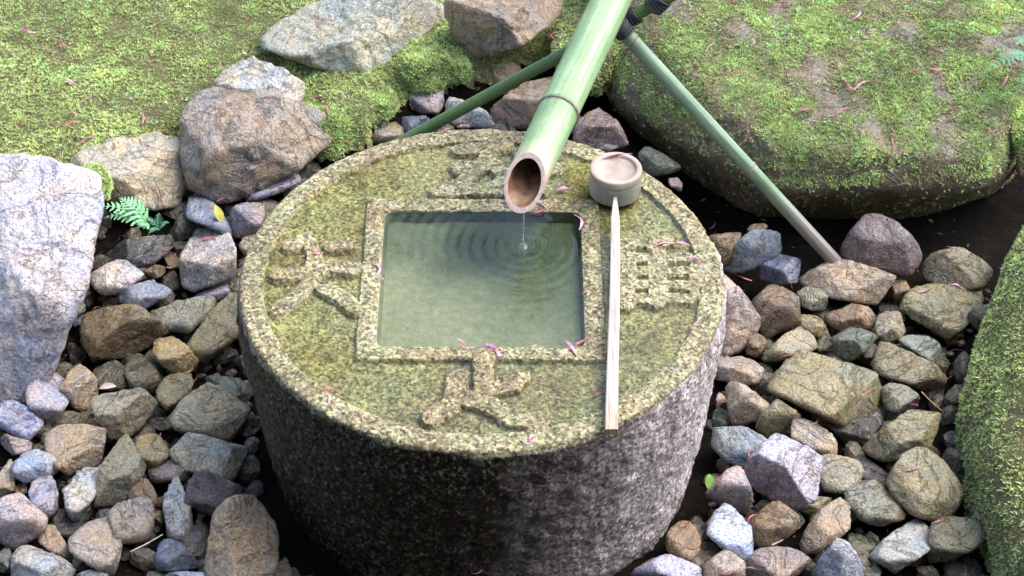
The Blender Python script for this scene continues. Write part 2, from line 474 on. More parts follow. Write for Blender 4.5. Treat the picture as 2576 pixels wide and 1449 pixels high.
def moss_tufts(V, T, count, seed, length=.0065, upmin=-.2, mask=.0, name='moss', parent=None, hue=0.0, patch=.5):
    """short moss shoots rooted on a triangle mesh; one mass nobody could count"""
    r = np.random.default_rng(seed)
    a, b, c = V[T[:, 0]], V[T[:, 1]], V[T[:, 2]]
    N = np.cross(b - a, c - a); ar = np.linalg.norm(N, axis=1) + 1e-12; N = N / ar[:, None]
    cen = (a + b + c) / 3
    o = np.random.default_rng(seed + 5).uniform(0, 99, 3)
    pm = fbm(cen * 9 + o, 3)
    wgt = ar * (sstep(upmin, upmin + .45, N[:, 2]) + .03) * (sstep(mask - .22, mask + .22, pm + patch + .5 * fbm(cen * 40 + o, 2)) + .02)
    if wgt.sum() <= 0: return None
    NB = 5                                                # leaves of one star-shaped shoot
    nc = count // NB
    ti = r.choice(len(T), size=nc, p=wgt / wgt.sum())
    u = r.random((nc, 2)); fl = u.sum(1) > 1; u[fl] = 1 - u[fl]
    P = a[ti] + (b - a)[ti] * u[:, :1] + (c - a)[ti] * u[:, 1:]
    n = N[ti]
    tone = fbm(P * 13 + o, 4); t2 = fbm(P * 45 + o, 2)
    base = np.array([.115, .165, .058]); yel = np.array([.22, .245, .092]); brn = np.array([.16, .128, .07]); brt = np.array([.17, .265, .10])
    k = np.clip(.5 + tone * .9 + r.normal(0, .22, nc) + hue, 0, 1)[:, None]
    cl = base * (1 - k) + yel * k
    kb = sstep(.18, .50, -tone + t2 * .35 + r.normal(0, .12, nc) - hue)[:, None]
    cl = cl * (1 - kb * .8) + brn * kb * .8
    kg = sstep(.1, .5, t2 + r.normal(0, .25, nc))[:, None] * .8
    cl = cl * (1 - kg) + brt * kg
    cl *= (r.uniform(.80, 1.20, nc) * 2.3 * (1 + .55 * np.clip(fbm(P * 5.5 + o * 2, 3) + .6 * t2, -.8, .8)))[:, None]
    sz = r.uniform(.65, 1.3, nc) * (1 + .45 * np.clip(tone, -1, 1))
    ax = n * .7 + np.array([0, 0, .5]) + r.normal(0, .25, (nc, 3)); ax /= np.linalg.norm(ax, axis=1)[:, None]
    s1 = np.cross(ax, r.normal(size=(nc, 3))); s1 /= np.linalg.norm(s1, axis=1)[:, None]; s2 = np.cross(ax, s1)
    VV = np.empty((nc, NB, 3, 3))
    for q in range(NB):
        an = q * 2 * math.pi / (NB - 1) + r.uniform(-.4, .4, nc)
        out = s1 * np.cos(an)[:, None] + s2 * np.sin(an)[:, None]
        spread = .15 if q == NB - 1 else 1.0
        dirn = ax * r.uniform(.55, .95, nc)[:, None] + out * spread * r.uniform(.5, .95, nc)[:, None]
        sx = np.cross(dirn, ax + .01); sx /= np.linalg.norm(sx, axis=1)[:, None] + 1e-9
        L = (length * sz * r.uniform(.75, 1.2, nc))[:, None]; wd = L * .20
        P0 = P - n * .0012
        VV[:, q, 0] = P0 + dirn * L * .25 - sx * wd; VV[:, q, 1] = P0 + dirn * L; VV[:, q, 2] = P0 + dirn * L * .25 + sx * wd
    cl = np.repeat(cl, NB, axis=0) * r.uniform(.85, 1.18, nc * NB)[:, None]
    count = nc * NB
    ob = mesh_obj(name, VV.reshape(-1, 3), np.arange(count * 3).reshape(-1, 3), M['moss'], parent)
    cattr(ob, 'tint', np.repeat(cl, 3, axis=0))
    ob['kind'] = 'stuff'
    return ob

# ------------------------------------------------------------------ data
ROCKS = [
 ('smooth pale blue-grey rock just below the big grey boulder at left', 'lav', (-0.877,0.08,0.048), [(-44,49),(-28,55),(-3,52),(28,29),(44,4),(28,-31),(13,-55),(-3,-50),(-37,-11),(-40,21)], None, None, 0),
 ('orange-tan cracked rock right of the smooth blue-grey rock', 'tan', (-0.828,0.122,0.043), [(-37,17),(-28,32),(-2,46),(18,34),(35,11),(37,-23),(24,-43),(6,-46),(-14,-32),(-16,-14)], None, None, 0),
 ('blue-lavender rock at the left edge with a pink petal on top', 'blav', (-0.923,0.018,0.046), [(-45,33),(-11,37),(14,19),(45,-6),(39,-19),(17,-37),(-6,-27),(-45,-5)], None, None, 0),
 ('dark olive crusty rock below the large brown cobble', 'dolive', (-0.763,0.153,0.039), [(-34,7),(-6,27),(19,19),(34,-1),(34,-22),(-1,-27),(-27,-19)], None, None, 0),
 ('dark rough rock under the ochre lump, left of centre', 'dolive', (-0.7,0.156,0.044), [(-37,5),(-23,34),(0,35),(26,11),(37,-18),(23,-35),(-17,-32)], None, None, 0),
 ('flat topped beige-olive block with a grey front face at lower left', 'beige', (-0.726,0.032,0.053), [(-63,13),(-52,27),(15,46),(35,45),(63,17),(58,0),(44,-11),(32,-34),(-15,-46),(-30,-34),(-55,-8)], 0.0, None, 0),
 ('small ochre rock tucked behind the flat topped beige block', 'ochre', (-0.682,0.114,-0.001), [(-14,22),(0,27),(14,17),(12,-15),(0,-27),(-9,-4)], None, None, 0),
 ('small olive wedge with a dark front, above the green flat chip', 'olive', (-0.628,0.1,0.041), [(-34,17),(-8,37),(21,36),(34,29),(32,3),(6,-20),(-11,-37),(-31,-11)], None, None, 0),
 ('flat dark green-grey rock against the left side of the basin', 'dgreen', (-0.535,0.131,0.026), [(-48,7),(-25,22),(9,23),(47,17),(48,-9),(21,-23),(-2,-12),(-25,0)], None, None, 0),
 ('large faceted olive-brown rock leaning against the basin side', 'bolive', (-0.549,0.034,0.058), [(-75,-13),(-54,19),(-29,49),(-9,54),(25,37),(75,-2),(70,-25),(39,-54),(2,-41),(-57,-36)], -0.25, None, 0),
 ('thin green chip lying in the gap with a pink stem on it', 'dgreen', (-0.653,0.051,0.0), [(-35,9),(-15,15),(19,15),(35,-15),(16,-14),(-15,-5)], None, None, 0),
 ('wide tan and grey rock with an orange stained face at lower left', 'tan', (-0.812,-0.066,0.052), [(-66,15),(-53,36),(-17,46),(21,44),(66,35),(64,7),(55,-24),(21,-40),(2,-46),(-15,-26),(-42,-1)], None, None, 0),
 ('pinkish mauve rock at the left edge under the blue-lavender rock', 'pink', (-0.925,-0.043,0.038), [(-33,25),(3,17),(31,8),(33,-11),(1,-19),(-33,-25)], None, None, 0),
 ('flat pale blue-grey rock below the pinkish rock at left', 'lblue', (-0.871,-0.1,0.042), [(-48,18),(4,32),(21,25),(48,3),(44,-12),(-18,-32),(-34,-19)], None, None, 0),
 ('orange-tan rock cut by the left edge, beside the flat pale blue rock', 'tan', (-0.928,-0.124,0.03), [(-16,40),(6,41),(16,21),(16,-18),(1,-34),(-16,-41)], None, None, 0),
 ('pale lavender cracked rock left of the triangular grey one', 'lav', (-0.847,-0.178,0.04), [(-31,21),(9,39),(28,33),(31,7),(26,-25),(9,-39),(-18,-12)], None, None, 0),
 ('triangular pale grey rock with its sharp tip pointing down', 'lgrey', (-0.773,-0.18,0.045), [(-39,35),(24,49),(33,44),(39,25),(21,-13),(-6,-49),(-17,-43),(-30,1)], None, None, 0),
 ('tall grey-olive rock with a smooth broad face at lower left', 'golive', (-0.703,-0.125,0.048), [(-30,62),(-5,69),(22,61),(27,42),(44,1),(30,-21),(8,-51),(-30,-69),(-44,-57),(-44,6)], None, None, 0),
 ('bright yellow-ochre rock with fine cracks beside the tall grey-olive rock', 'ochre', (-0.65,-0.068,0.042), [(-35,24),(-9,36),(16,29),(35,-3),(24,-10),(-3,-35),(-17,-36),(-31,-1)], None, None, 0),
 ('small rough brown-grey rock right below the yellow-ochre rock', 'mauve', (-0.613,-0.106,0.038), [(-38,5),(-23,25),(8,21),(38,-6),(35,-20),(13,-21),(-3,-17),(-34,-25)], None, None, 0),
 ('big rectangular beige block close to the left side of the basin', 'beige', (-0.537,-0.083,0.049), [(-70,5),(-68,21),(-37,42),(24,41),(70,14),(63,-26),(41,-42),(2,-28),(-39,-23)], -0.3, None, 0),
 ('dark mauve-brown rock beneath the big rectangular beige block', 'dmauve', (-0.518,-0.159,0.028), [(-55,4),(-41,37),(-14,40),(22,26),(55,7),(49,-10),(11,-23),(-5,-40),(-22,-26),(-52,-18)], None, None, 0),
 ('narrow upright light grey rock with pale edges at lower left', 'lgrey', (-0.587,-0.212,0.039), [(-30,41),(-13,59),(9,52),(20,36),(21,-5),(30,-32),(14,-59),(-13,-56),(-18,-10)], None, None, 0),
 ('rust-brown rock between the tall grey-olive and narrow upright rocks', 'rust', (-0.651,-0.168,0.038), [(-28,1),(-9,26),(13,20),(27,1),(28,-23),(10,-26),(-25,-15)], None, None, 0),
 ('tan topped rock with a mauve front below the rust-brown rock', 'tanm', (-0.665,-0.253,0.046), [(-41,16),(-20,39),(33,43),(41,29),(37,-5),(31,-29),(7,-43),(-17,-37),(-20,-5)], None, None, 0),
 ('large smooth mauve-grey rock at the lower left edge', 'mauvel', (-0.87,-0.253,0.05), [(-47,41),(4,49),(20,41),(47,9),(44,-10),(15,-34),(-17,-49),(-47,-29)], 0.1, None, 0),
 ('coarse wrinkled beige-brown rock near the bottom left', 'tanm', (-0.717,-0.313,0.051), [(-48,24),(-24,37),(20,54),(44,42),(48,29),(42,-13),(42,-37),(26,-54),(2,-42),(-46,-8)], None, None, 0),
 ('thin tan shard between the smooth mauve rock and the wrinkled rock', 'tan', (-0.807,-0.298,0.04), [(-38,11),(-31,26),(1,29),(17,14),(38,-29),(22,-23),(-10,-10)], None, None, 0),
 ('pale grey flat rock at the bottom left corner', 'lgrey', (-0.817,-0.353,0.043), [(-53,22),(-37,33),(7,28),(54,1),(56,-12),(39,-33),(-56,-33)], None, None, 0),
 ('dark grey rock in the bottom left corner beside the pale flat rock', 'dgrey', (-0.891,-0.334,0.029), [(-15,22),(15,22),(9,-12),(-15,-22)], None, None, 0),
 ('tiny tan stone under the wrinkled beige-brown rock', 'tan', (-0.756,-0.316,0.009), [(-15,14),(-1,18),(15,-2),(7,-18),(-9,-13)], None, None, 0),
 ('light grey stone at the bottom edge, right of the pale flat rock', 'lgrey', (-0.724,-0.366,0.029), [(-27,3),(-2,13),(27,3),(27,-13),(-26,-13)], None, None, 0),
 ('dark blue-grey rock below the narrow upright light grey rock', 'dblue', (-0.567,-0.328,0.042), [(-38,-22),(-34,30),(-18,31),(11,18),(38,-19),(19,-30),(-20,-31)], None, None, 0),
 ('pale bluish stone at the bottom edge left of the big oval rock', 'lblue', (-0.558,-0.368,0.027), [(-45,5),(0,10),(45,8),(45,-10),(-45,-10)], None, None, 0),
 ('big upright oval tan and mauve rock in front of the basin at left', 'oval', (-0.447,-0.306,0.061), [(-65,-54),(-62,-15),(-51,41),(-30,70),(-1,83),(20,78),(46,44),(62,9),(65,-25),(57,-80),(-57,-83)], 'keel', -0.12, 1),
 ('small orange stone at the foot of the basin beside the big oval rock', 'rust', (-0.365,-0.355,0.032), [(-18,3),(-8,24),(11,13),(18,-8),(11,-24),(-18,-24)], None, None, 0),
 ('dark wet stone sunk between the mauve and wrinkled rocks', 'dark', (-0.794,-0.227,0.002), [(-35,9),(-8,18),(30,9),(35,-1),(5,-18),(-22,-7)], None, None, 0),
 ('dark olive stone sunk below the orange-tan cracked rock', 'dolive', (-0.828,0.063,0.003), [(-33,5),(-7,18),(27,14),(33,-9),(10,-18),(-16,-12)], None, None, 0),
 ('tiny brown pebble left of the pale lavender cracked rock', 'rust', (-0.901,-0.131,0.008), [(-12,8),(10,11),(12,-8),(-7,-11)], None, None, 0),
 ('dark olive stone in shade left of the big oval rock', 'dolive', (-0.54,-0.293,0.005), [(-24,22),(16,18),(24,-9),(3,-22),(-19,-9)], None, None, 0),
 ('narrow ochre stone left of the narrow upright grey rock', 'ochre', (-0.627,-0.204,0.008), [(-12,24),(4,22),(12,-11),(1,-24),(-12,-19)], None, None, 0),
 ('dark brown wet stone above the shaded olive stone by the oval rock', 'dark', (-0.542,-0.233,-0.007), [(-20,15),(9,20),(20,1),(18,-20),(-15,-12)], None, None, 0),
 ('large brown-olive cobble right of the big grey boulder', 'brolive', (-0.751,0.261,0.06), [(-86,22),(-75,37),(-37,48),(-5,57),(27,51),(68,25),(86,4),(80,-16),(39,-34),(15,-48),(-34,-57),(-52,-51),(-78,-13)], 0.05, None, 0),
 ('grey-green slanting rock between the brown cobble and the leaning olive rock', 'ggreen', (-0.634,0.325,0.053), [(-70,3),(-19,22),(37,39),(70,25),(55,4),(31,-25),(13,-39),(-37,-31),(-55,-13)], None, None, 0),
 ('long olive rock leaning on the left side of the basin', 'olive', (-0.563,0.278,0.056), [(-55,-39),(-43,-10),(-17,26),(7,61),(51,68),(55,17),(51,-12),(15,-48),(-17,-68),(-37,-65)], -0.3, None, 0),
 ('lumpy ochre rock under the long leaning olive rock', 'ochre', (-0.638,0.201,0.047), [(-46,15),(-36,32),(5,39),(28,20),(46,-6),(40,-26),(20,-39),(-15,-20),(-33,-3)], None, None, 0),
 ('pinkish white rock with a dark brown underside beside the big boulder', 'white', (-0.785,0.421,0.071), [(-55,5),(-37,17),(-7,35),(17,33),(55,2),(47,-11),(17,-17),(8,-35),(-25,-35),(-52,-14)], None, None, 0),
 ('blue-grey rock with pale edges under the pinkish white rock', 'blue', (-0.721,0.381,0.058), [(-55,4),(-31,7),(7,30),(22,25),(55,3),(37,-19),(-1,-30),(-52,-22)], None, None, 0),
 ('large chalky white rock beside the left rim of the basin', 'white', (-0.584,0.452,0.095), [(-62,44),(-44,64),(-26,62),(-5,47),(28,53),(52,47),(62,-1),(46,-34),(-5,-58),(-35,-64),(-59,-49),(-62,8)], -0.1, None, 0),
 ('flat lilac rock under the large chalky white rock', 'blav', (-0.578,0.415,0.042), [(-51,-18),(-12,-6),(30,24),(51,15),(51,-12),(3,-24),(-36,-21)], None, None, 0),
 ('flat blue-grey slate tilted beside the yellow leaf', 'blue', (-0.6,0.558,0.136), [(-46,8),(-40,44),(-30,50),(-6,38),(12,14),(40,-23),(46,-50),(27,-47),(-21,-26),(-43,-11)], -0.35, None, 0),
 ('brick shaped mauve rock between the slate and the basin rim', 'mauvel', (-0.512,0.561,0.114), [(-41,14),(-35,32),(-14,38),(35,29),(41,17),(26,-5),(20,-23),(-14,-38),(-35,-32)], -0.1, None, 0),
 ('tan stone squeezed against the left rim of the basin', 'tan', (-0.514,0.514,0.086), [(-18,-5),(-3,23),(18,29),(12,-5),(-6,-29)], None, None, 0),
 ('small brown stone with petals between white and pinkish rocks', 'brown', (-0.717,0.462,0.05), [(-26,5),(-5,16),(23,8),(26,-7),(5,-16),(-20,-10)], None, None, 0),
 ('dark wet slab below the small bright fern', 'dgrey', (-0.761,0.504,0.078), [(-76,-5),(-27,11),(49,38),(76,29),(76,5),(46,-29),(6,-38),(-27,-26),(-73,-20)], None, None, 0),
 ('small dark blue stone tucked under the big grey boulder', 'dblue', (-0.859,0.341,0.018), [(-14,9),(8,13),(14,-4),(-10,-13)], None, None, 0),
 ('small mossy grey stone at the right foot of the big boulder', 'ggreen', (-0.861,0.357,0.041), [(-15,-2),(3,16),(15,7),(12,-11),(-9,-16)], None, None, 0),
 ('small beige stone above the grey-green slanting rock', 'tanm', (-0.657,0.388,0.024), [(-23,-4),(2,8),(23,4),(11,-8)], None, None, 0),
 ('small olive stone covered in petals left of the chalky white rock', 'brolive', (-0.677,0.497,0.052), [(-21,11),(0,20),(21,17),(21,-17),(-6,-20)], None, None, 0),
 ('flat silvery grey stone under the brown boulder beside the rim', 'blav', (-0.465,0.649,0.132), [(-65,3),(-43,11),(6,25),(40,32),(65,26),(53,9),(6,-15),(-49,-32),(-62,-19)], None, None, 0),
 ('dark mauve rock under the brown topped boulder, left of the spout', 'dmauve', (0.11,1.151,0.141), [(-57,0),(-33,13),(23,30),(57,17),(43,-17),(7,-30),(-43,-23)], None, None, 0),
 ('dark shaded rock behind the left bamboo leg', 'dolive', (-0.039,1.037,0.124), [(-49,-8),(-26,28),(23,35),(49,28),(46,-15),(13,-35),(-26,-31)], None, None, 0),
 ('upright tan rock peeking above the left bamboo leg', 'tan', (0.045,1.046,0.142), [(-35,31),(-12,48),(15,35),(35,5),(28,-21),(2,-48),(-31,-25),(-35,5)], None, None, 0),
 ('big tan and mauve rock between the left bamboo leg and the spout', 'tan', (0.089,0.919,0.16), [(-74,-12),(-42,14),(-13,39),(29,57),(71,56),(74,27),(61,7),(48,-44),(16,-57),(-23,-57),(-68,-47)], None, None, 0),
 ('round mauve-grey rock behind the basin near the moss clump', 'mauvel', (-0.149,0.956,0.144), [(-46,14),(-25,27),(1,35),(40,20),(46,-15),(33,-32),(-6,-35),(-38,-15)], None, None, 0),
 ('dark blue stone behind the basin at the lower end of the left leg', 'dblue', (-0.154,0.872,0.134), [(-36,14),(2,21),(28,19),(36,8),(25,-8),(2,-18),(-33,-21)], None, None, 0),
 ('grey-beige stone behind the far left rim of the basin', 'beige', (-0.225,0.838,0.137), [(-37,-9),(-25,7),(10,25),(29,17),(37,-2),(14,-18),(-34,-25)], None, None, 0),
 ('pale grey-green slab lying under the left bamboo leg', 'lgrey', (-0.04,0.917,0.135), [(-52,16),(-42,36),(-16,29),(26,6),(52,-19),(52,-36),(-23,-32),(-48,-19)], None, None, 0),
 ('tiny orange stone showing over the far rim of the basin', 'tan', (-0.056,0.876,0.124), [(-16,-4),(-3,5),(13,4),(16,-5)], None, None, 0),
 ('pointed mauve-brown rock behind the basin right of the spout', 'mauve', (0.254,0.83,0.154), [(-60,-20),(-48,15),(-22,34),(0,48),(19,37),(32,9),(60,-33),(57,-48),(3,-48),(-54,-29)], None, None, 0),
 ('small pinkish stone in front of the pointed mauve-brown rock', 'pink', (0.269,0.801,0.131), [(-25,-6),(-3,16),(22,13),(25,-6),(6,-16),(-22,-13)], None, None, 0),
 ('dark green rock behind the ladle cup', 'dgreen', (0.382,0.729,0.143), [(-44,10),(-34,23),(-22,34),(6,16),(44,-9),(41,-24),(9,-27),(-19,-34),(-41,-15)], None, None, 0),
 ('small mauve stone behind the right rim near the ladle cup', 'mauve', (0.414,0.668,0.123), [(-16,11),(6,17),(16,2),(12,-17),(-9,-5)], None, None, 0),
 ('large smooth pinkish tan rock against the right side of the basin', 'pinktan', (0.533,0.322,0.054), [(-42,83),(-19,80),(5,47),(26,18),(45,-15),(35,-36),(23,-59),(-13,-80),(-39,-83),(-45,6)], 0.1, None, 1),
 ('brown-olive rock behind the right rim of the basin', 'brolive', (0.517,0.495,0.09), [(-34,23),(-4,35),(27,32),(34,14),(17,-11),(-4,-35),(-25,-11)], None, None, 0),
 ('tall blue-grey rock with a pale streak near the right rim', 'bgrey', (0.572,0.478,0.096), [(-60,-40),(-51,-10),(-9,39),(21,46),(48,39),(60,17),(51,-7),(18,-28),(-18,-46)], 0.1, None, 0),
 ('small brown stone behind the tall blue-grey rock', 'brown', (0.589,0.556,0.093), [(-25,-10),(-16,7),(15,10),(25,2),(11,-7)], None, None, 0),
 ('blue slate rock with a pink petal left of the bamboo foot', 'blue', (0.631,0.439,0.076), [(-47,-2),(-37,10),(-10,34),(38,19),(47,-11),(29,-26),(5,-23),(-28,-34)], None, None, 0),
 ('brown block with a black shaded front beside the pinkish tan rock', 'brown', (0.61,0.331,0.056), [(-47,19),(-30,39),(-4,56),(23,48),(41,27),(47,-11),(29,-32),(-24,-56),(-30,-32),(-36,-2)], 0.1, None, 0),
 ('small round grey-green rock below the long tan rock', 'ggreen', (0.691,0.37,0.052), [(-30,14),(-12,25),(15,23),(30,5),(30,-16),(12,-25),(-24,-13)], None, None, 0),
 ('long tan rock with a peaked top at the foot of the right bamboo leg', 'tan', (0.769,0.403,0.075), [(-97,1),(-73,22),(-34,34),(-19,46),(16,43),(37,25),(61,19),(88,10),(97,-13),(85,-34),(52,-46),(1,-40),(-43,-31),(-67,-10)], -0.1, None, 0),
 ('small tan-olive block at the right end of the long tan rock', 'brolive', (0.881,0.407,0.057), [(-21,24),(6,27),(21,-6),(12,-24),(-12,-27)], None, None, 0),
 ('dark mauve boulder in the shade under the mossy rock', 'dmauve', (0.846,0.481,0.109), [(-81,-9),(-66,24),(-30,63),(9,60),(51,24),(81,-12),(78,-39),(51,-63),(9,-51),(-45,-45),(-75,-27)], 0.05, None, 1),
 ('large rounded olive rock below the shaded hollow at right', 'olive', (1.008,0.436,0.083), [(-72,0),(-54,27),(6,45),(36,27),(72,-6),(63,-30),(21,-45),(-39,-42),(-69,-21)], None, None, 1),
 ('broad olive rock in front of the rounded olive one with petals on it', 'olive', (0.962,0.321,0.063), [(-84,21),(-67,41),(-22,53),(37,53),(84,44),(67,0),(37,-24),(1,-53),(-22,-47),(-67,-18),(-84,0)], -0.3, None, 0),
 ('rust-ochre rounded rock under the long tan rock', 'rust', (0.766,0.319,0.045), [(-50,5),(-32,20),(7,29),(39,20),(50,2),(36,-27),(-8,-29),(-38,-16)], None, None, 0),
 ('small olive rock left of the rust-ochre rock', 'olive', (0.685,0.299,0.039), [(-35,12),(-18,24),(15,21),(33,3),(35,-18),(12,-24),(-12,-3)], None, None, 0),
 ('slanting olive rock with a blue-grey right face above the big olive slab', 'golive', (0.627,0.239,0.045), [(-58,-37),(-40,-10),(1,31),(24,37),(50,22),(58,-7),(39,-19),(-5,-22),(-34,-37)], None, None, 0),
 ('square grey-olive block right of the rust-ochre rock', 'golive', (0.847,0.295,0.041), [(-30,16),(-9,31),(18,31),(30,-10),(15,-22),(-9,-31),(-30,-16)], None, None, 0),
 ('dark green angular wedge below the rust-ochre rock', 'dgreen', (0.768,0.242,0.045), [(-48,9),(-26,23),(-5,35),(12,20),(48,12),(27,-12),(-11,-35),(-37,-23)], 0.1, None, 0),
 ('pale yellow-olive flat rock right of the big olive slab', 'yolive', (0.868,0.168,0.053), [(-69,-13),(-58,19),(-49,48),(-23,45),(20,22),(69,-16),(66,-45),(29,-48),(-12,-36),(-55,-25)], -0.3, None, 0),
 ('grey-green rock behind the pale yellow-olive flat rock', 'ggreen', (0.901,0.228,0.04), [(-43,19),(-26,28),(21,26),(39,13),(43,-10),(24,-28),(-8,-7)], None, None, 0),
 ('biggest olive slab among the right hand rocks, dark on its left face', 'yolive', (0.685,0.092,0.068), [(-116,41),(-43,68),(6,62),(94,24),(116,-4),(114,-41),(77,-58),(26,-68),(-14,-58),(-48,-35),(-105,-4)], -0.25, None, 0),
 ('flat brown-grey rock touching the basin below the pinkish tan rock', 'tanm', (0.526,0.17,0.04), [(-46,21),(-12,28),(17,24),(43,1),(46,-17),(29,-25),(-26,-28),(-46,-22)], None, None, 0),
 ('small dark brown stone below the brown block', 'brown', (0.565,0.271,0.015), [(-5,25),(16,16),(23,-4),(1,-25),(-23,-16)], None, None, 0),
 ('small dark olive stone left of the dark green wedge', 'dolive', (0.716,0.265,0.015), [(-24,18),(9,21),(24,-9),(9,-21),(-21,-12)], None, None, 0),
 ('rough brown-grey rock left of the biggest olive slab', 'tanm', (0.53,0.065,0.048), [(-44,23),(-30,40),(-7,34),(18,14),(44,-3),(33,-20),(10,-34),(-30,-40),(-41,-14)], None, None, 0),
 ('small mauve stone touching the right side of the basin', 'mauve', (0.482,0.105,0.017), [(-11,16),(9,10),(11,-13),(-11,-16)], None, None, 0),
 ('small dark green stone touching the right side of the basin', 'dgreen', (0.48,0.059,0.012), [(-19,12),(-1,19),(19,6),(16,-14),(-19,-19)], None, None, 0),
 ('ridged olive rock with a bright crest below the biggest slab', 'olive', (0.586,0.019,0.046), [(-42,-11),(-31,14),(-3,39),(22,31),(42,11),(37,-3),(14,-20),(-6,-34),(-22,-39),(-39,-28)], 0.2, None, 0),
 ('tan wedge joined to the right of the ridged olive rock', 'tanm', (0.652,-0.026,0.046), [(-43,24),(-26,37),(5,24),(30,13),(43,-12),(41,-37),(19,-37),(-15,-20),(-40,-3)], -0.2, None, 0),
 ('blue-grey prism with a flat orange-streaked top right of the basin', 'bgrey', (0.503,-0.058,0.047), [(-54,21),(-46,35),(-12,39),(18,38),(54,10),(32,-6),(10,-39),(-18,-37),(-48,-9)], -0.05, None, 0),
 ('biggest lavender-grey angular rock at lower right, shaded left face', 'lav', (0.582,-0.136,0.062), [(-67,21),(-45,37),(-18,72),(1,66),(42,43),(67,27),(65,-22),(59,-42),(15,-72),(-4,-61),(-20,-50),(-67,-22)], 0.15, -0.15, 0),
 ('round beige rock right of the biggest lavender-grey rock', 'beige', (0.694,-0.125,0.044), [(-42,9),(-31,34),(2,35),(35,25),(42,3),(27,-24),(-3,-35),(-34,-29)], None, None, 1),
 ('black wet rock behind the round beige rock', 'dark', (0.753,-0.09,0.025), [(-40,29),(-21,37),(4,24),(40,-10),(35,-32),(-1,-37),(-10,-4)], None, None, 0),
 ('yellow-olive rock with a flat tilted top beside the right moss', 'yolive', (0.824,-0.026,0.054), [(-69,-32),(-68,-15),(-34,13),(8,43),(36,49),(68,35),(69,13),(58,-21),(47,-32),(8,-43),(-31,-49),(-56,-43)], -0.1, None, 0),
 ('grey-green rock under the pale yellow-olive flat rock', 'ggreen', (0.846,0.095,0.031), [(-40,19),(-23,30),(14,24),(40,-4),(31,-21),(-9,-30),(-34,-19)], None, None, 0),
 ('dark wet rock in the hollow under the biggest olive slab', 'dark', (0.742,0.02,0.011), [(-54,18),(-28,18),(40,30),(54,18),(17,-24),(-11,-30),(-34,-13)], None, None, 0),
 ('large rounded yellow-olive wrinkled rock beside the right moss', 'yolive', (0.845,-0.168,0.064), [(-70,-5),(-59,22),(-35,54),(1,65),(33,51),(60,16),(70,-14),(58,-41),(36,-62),(6,-65),(-29,-54),(-40,-35)], None, None, 1),
 ('mauve-beige peaked rock right of the basin below the blue-grey prism', 'mauvel', (0.473,-0.183,0.051), [(-22,20),(-6,44),(18,51),(26,28),(45,-2),(49,-29),(37,-51),(7,-29),(-17,-16),(-49,-2)], 0.2, None, 0),
 ('bluish white cracked rock at lower right beside the basin foot', 'lblue', (0.467,-0.274,0.046), [(-42,0),(-34,27),(-21,48),(-7,53),(17,32),(35,11),(42,-27),(38,-45),(19,-53),(-7,-37),(-37,-16)], None, None, 0),
 ('brown wrinkled rock under the biggest lavender-grey rock', 'brown', (0.55,-0.256,0.048), [(-44,-1),(-23,23),(4,44),(28,33),(44,17),(41,-7),(15,-25),(-7,-44),(-33,-36)], None, None, 0),
 ('orange-tan wedge rock with a mauve underside at lower right', 'tan', (0.651,-0.259,0.051), [(-49,-36),(-36,-4),(-4,25),(15,47),(44,49),(49,23),(41,-4),(23,-23),(-12,-44),(-41,-49)], -0.1, None, 0),
 ('small olive rock behind the orange-tan wedge', 'olive', (0.637,-0.182,0.023), [(-33,-8),(-11,14),(14,19),(33,11),(19,-14),(-5,-19)], None, None, 0),
 ('grey-olive rock with a whitish patch left of the rounded wrinkled rock', 'golive', (0.747,-0.206,0.048), [(-58,18),(-31,28),(4,39),(34,26),(50,-1),(58,-23),(39,-36),(7,-39),(-26,-26),(-42,-4)], None, None, 0),
 ('pale grey-lavender block tilted beside the dark olive rock at lower right', 'lgrey', (0.79,-0.312,0.056), [(-60,-22),(-26,20),(9,51),(35,44),(60,20),(51,-7),(16,-33),(-15,-51),(-42,-41)], -0.2, None, 0),
 ('dark olive rock at lower right beside the moss slope', 'olive', (0.883,-0.309,0.053), [(-41,22),(-12,44),(15,46),(49,36),(51,7),(22,-17),(-25,-38),(-44,-46),(-51,-17)], -0.1, None, 0),
 ('bluish white pointed rock at the bottom edge on the right', 'lblue', (0.664,-0.347,0.049), [(-39,1),(-21,20),(-5,41),(16,33),(31,9),(47,-20),(45,-41),(-47,-41)], 0.2, None, 0),
 ('flat grey-mauve wet rock at the bottom edge right of centre', 'mauve', (0.552,-0.353,0.042), [(-59,-5),(-41,24),(-12,31),(25,29),(59,10),(54,-5),(25,-29),(-49,-31)], None, None, 0),
 ('tan-pink rock at the bottom edge with a bright pink petal', 'pinktan', (0.451,-0.354,0.041), [(-33,4),(-18,25),(3,30),(32,12),(36,-30),(-36,-30)], None, None, 0),
 ('lavender flat rock at the bottom edge beside the basin foot', 'blav', (0.345,-0.357,0.038), [(-62,-3),(-32,13),(-3,26),(26,16),(57,3),(62,-26),(-61,-26)], None, None, 0),
 ('orange-brown wet stone at the right foot of the basin', 'rust', (0.378,-0.294,0.039), [(-28,15),(-7,36),(15,33),(31,9),(29,-9),(7,-36),(-15,-28),(-31,-12)], None, None, 0),
 ('small black wet stone between the orange-brown and tan-pink stones', 'dark', (0.41,-0.308,-0.002), [(-13,17),(0,12),(13,-12),(-11,-17)], None, None, 0),
 ('grey-olive stone at the bottom edge left of the tilted pale block', 'golive', (0.727,-0.345,0.022), [(-18,20),(0,22),(18,1),(11,-22),(-16,-22)], None, None, 0),
 ('dark mossy stone with pink flowers left of the tilted pale block', 'dgreen', (0.721,-0.268,0.003), [(-30,19),(3,16),(30,3),(11,-19),(-16,-8)], None, None, 0),
]
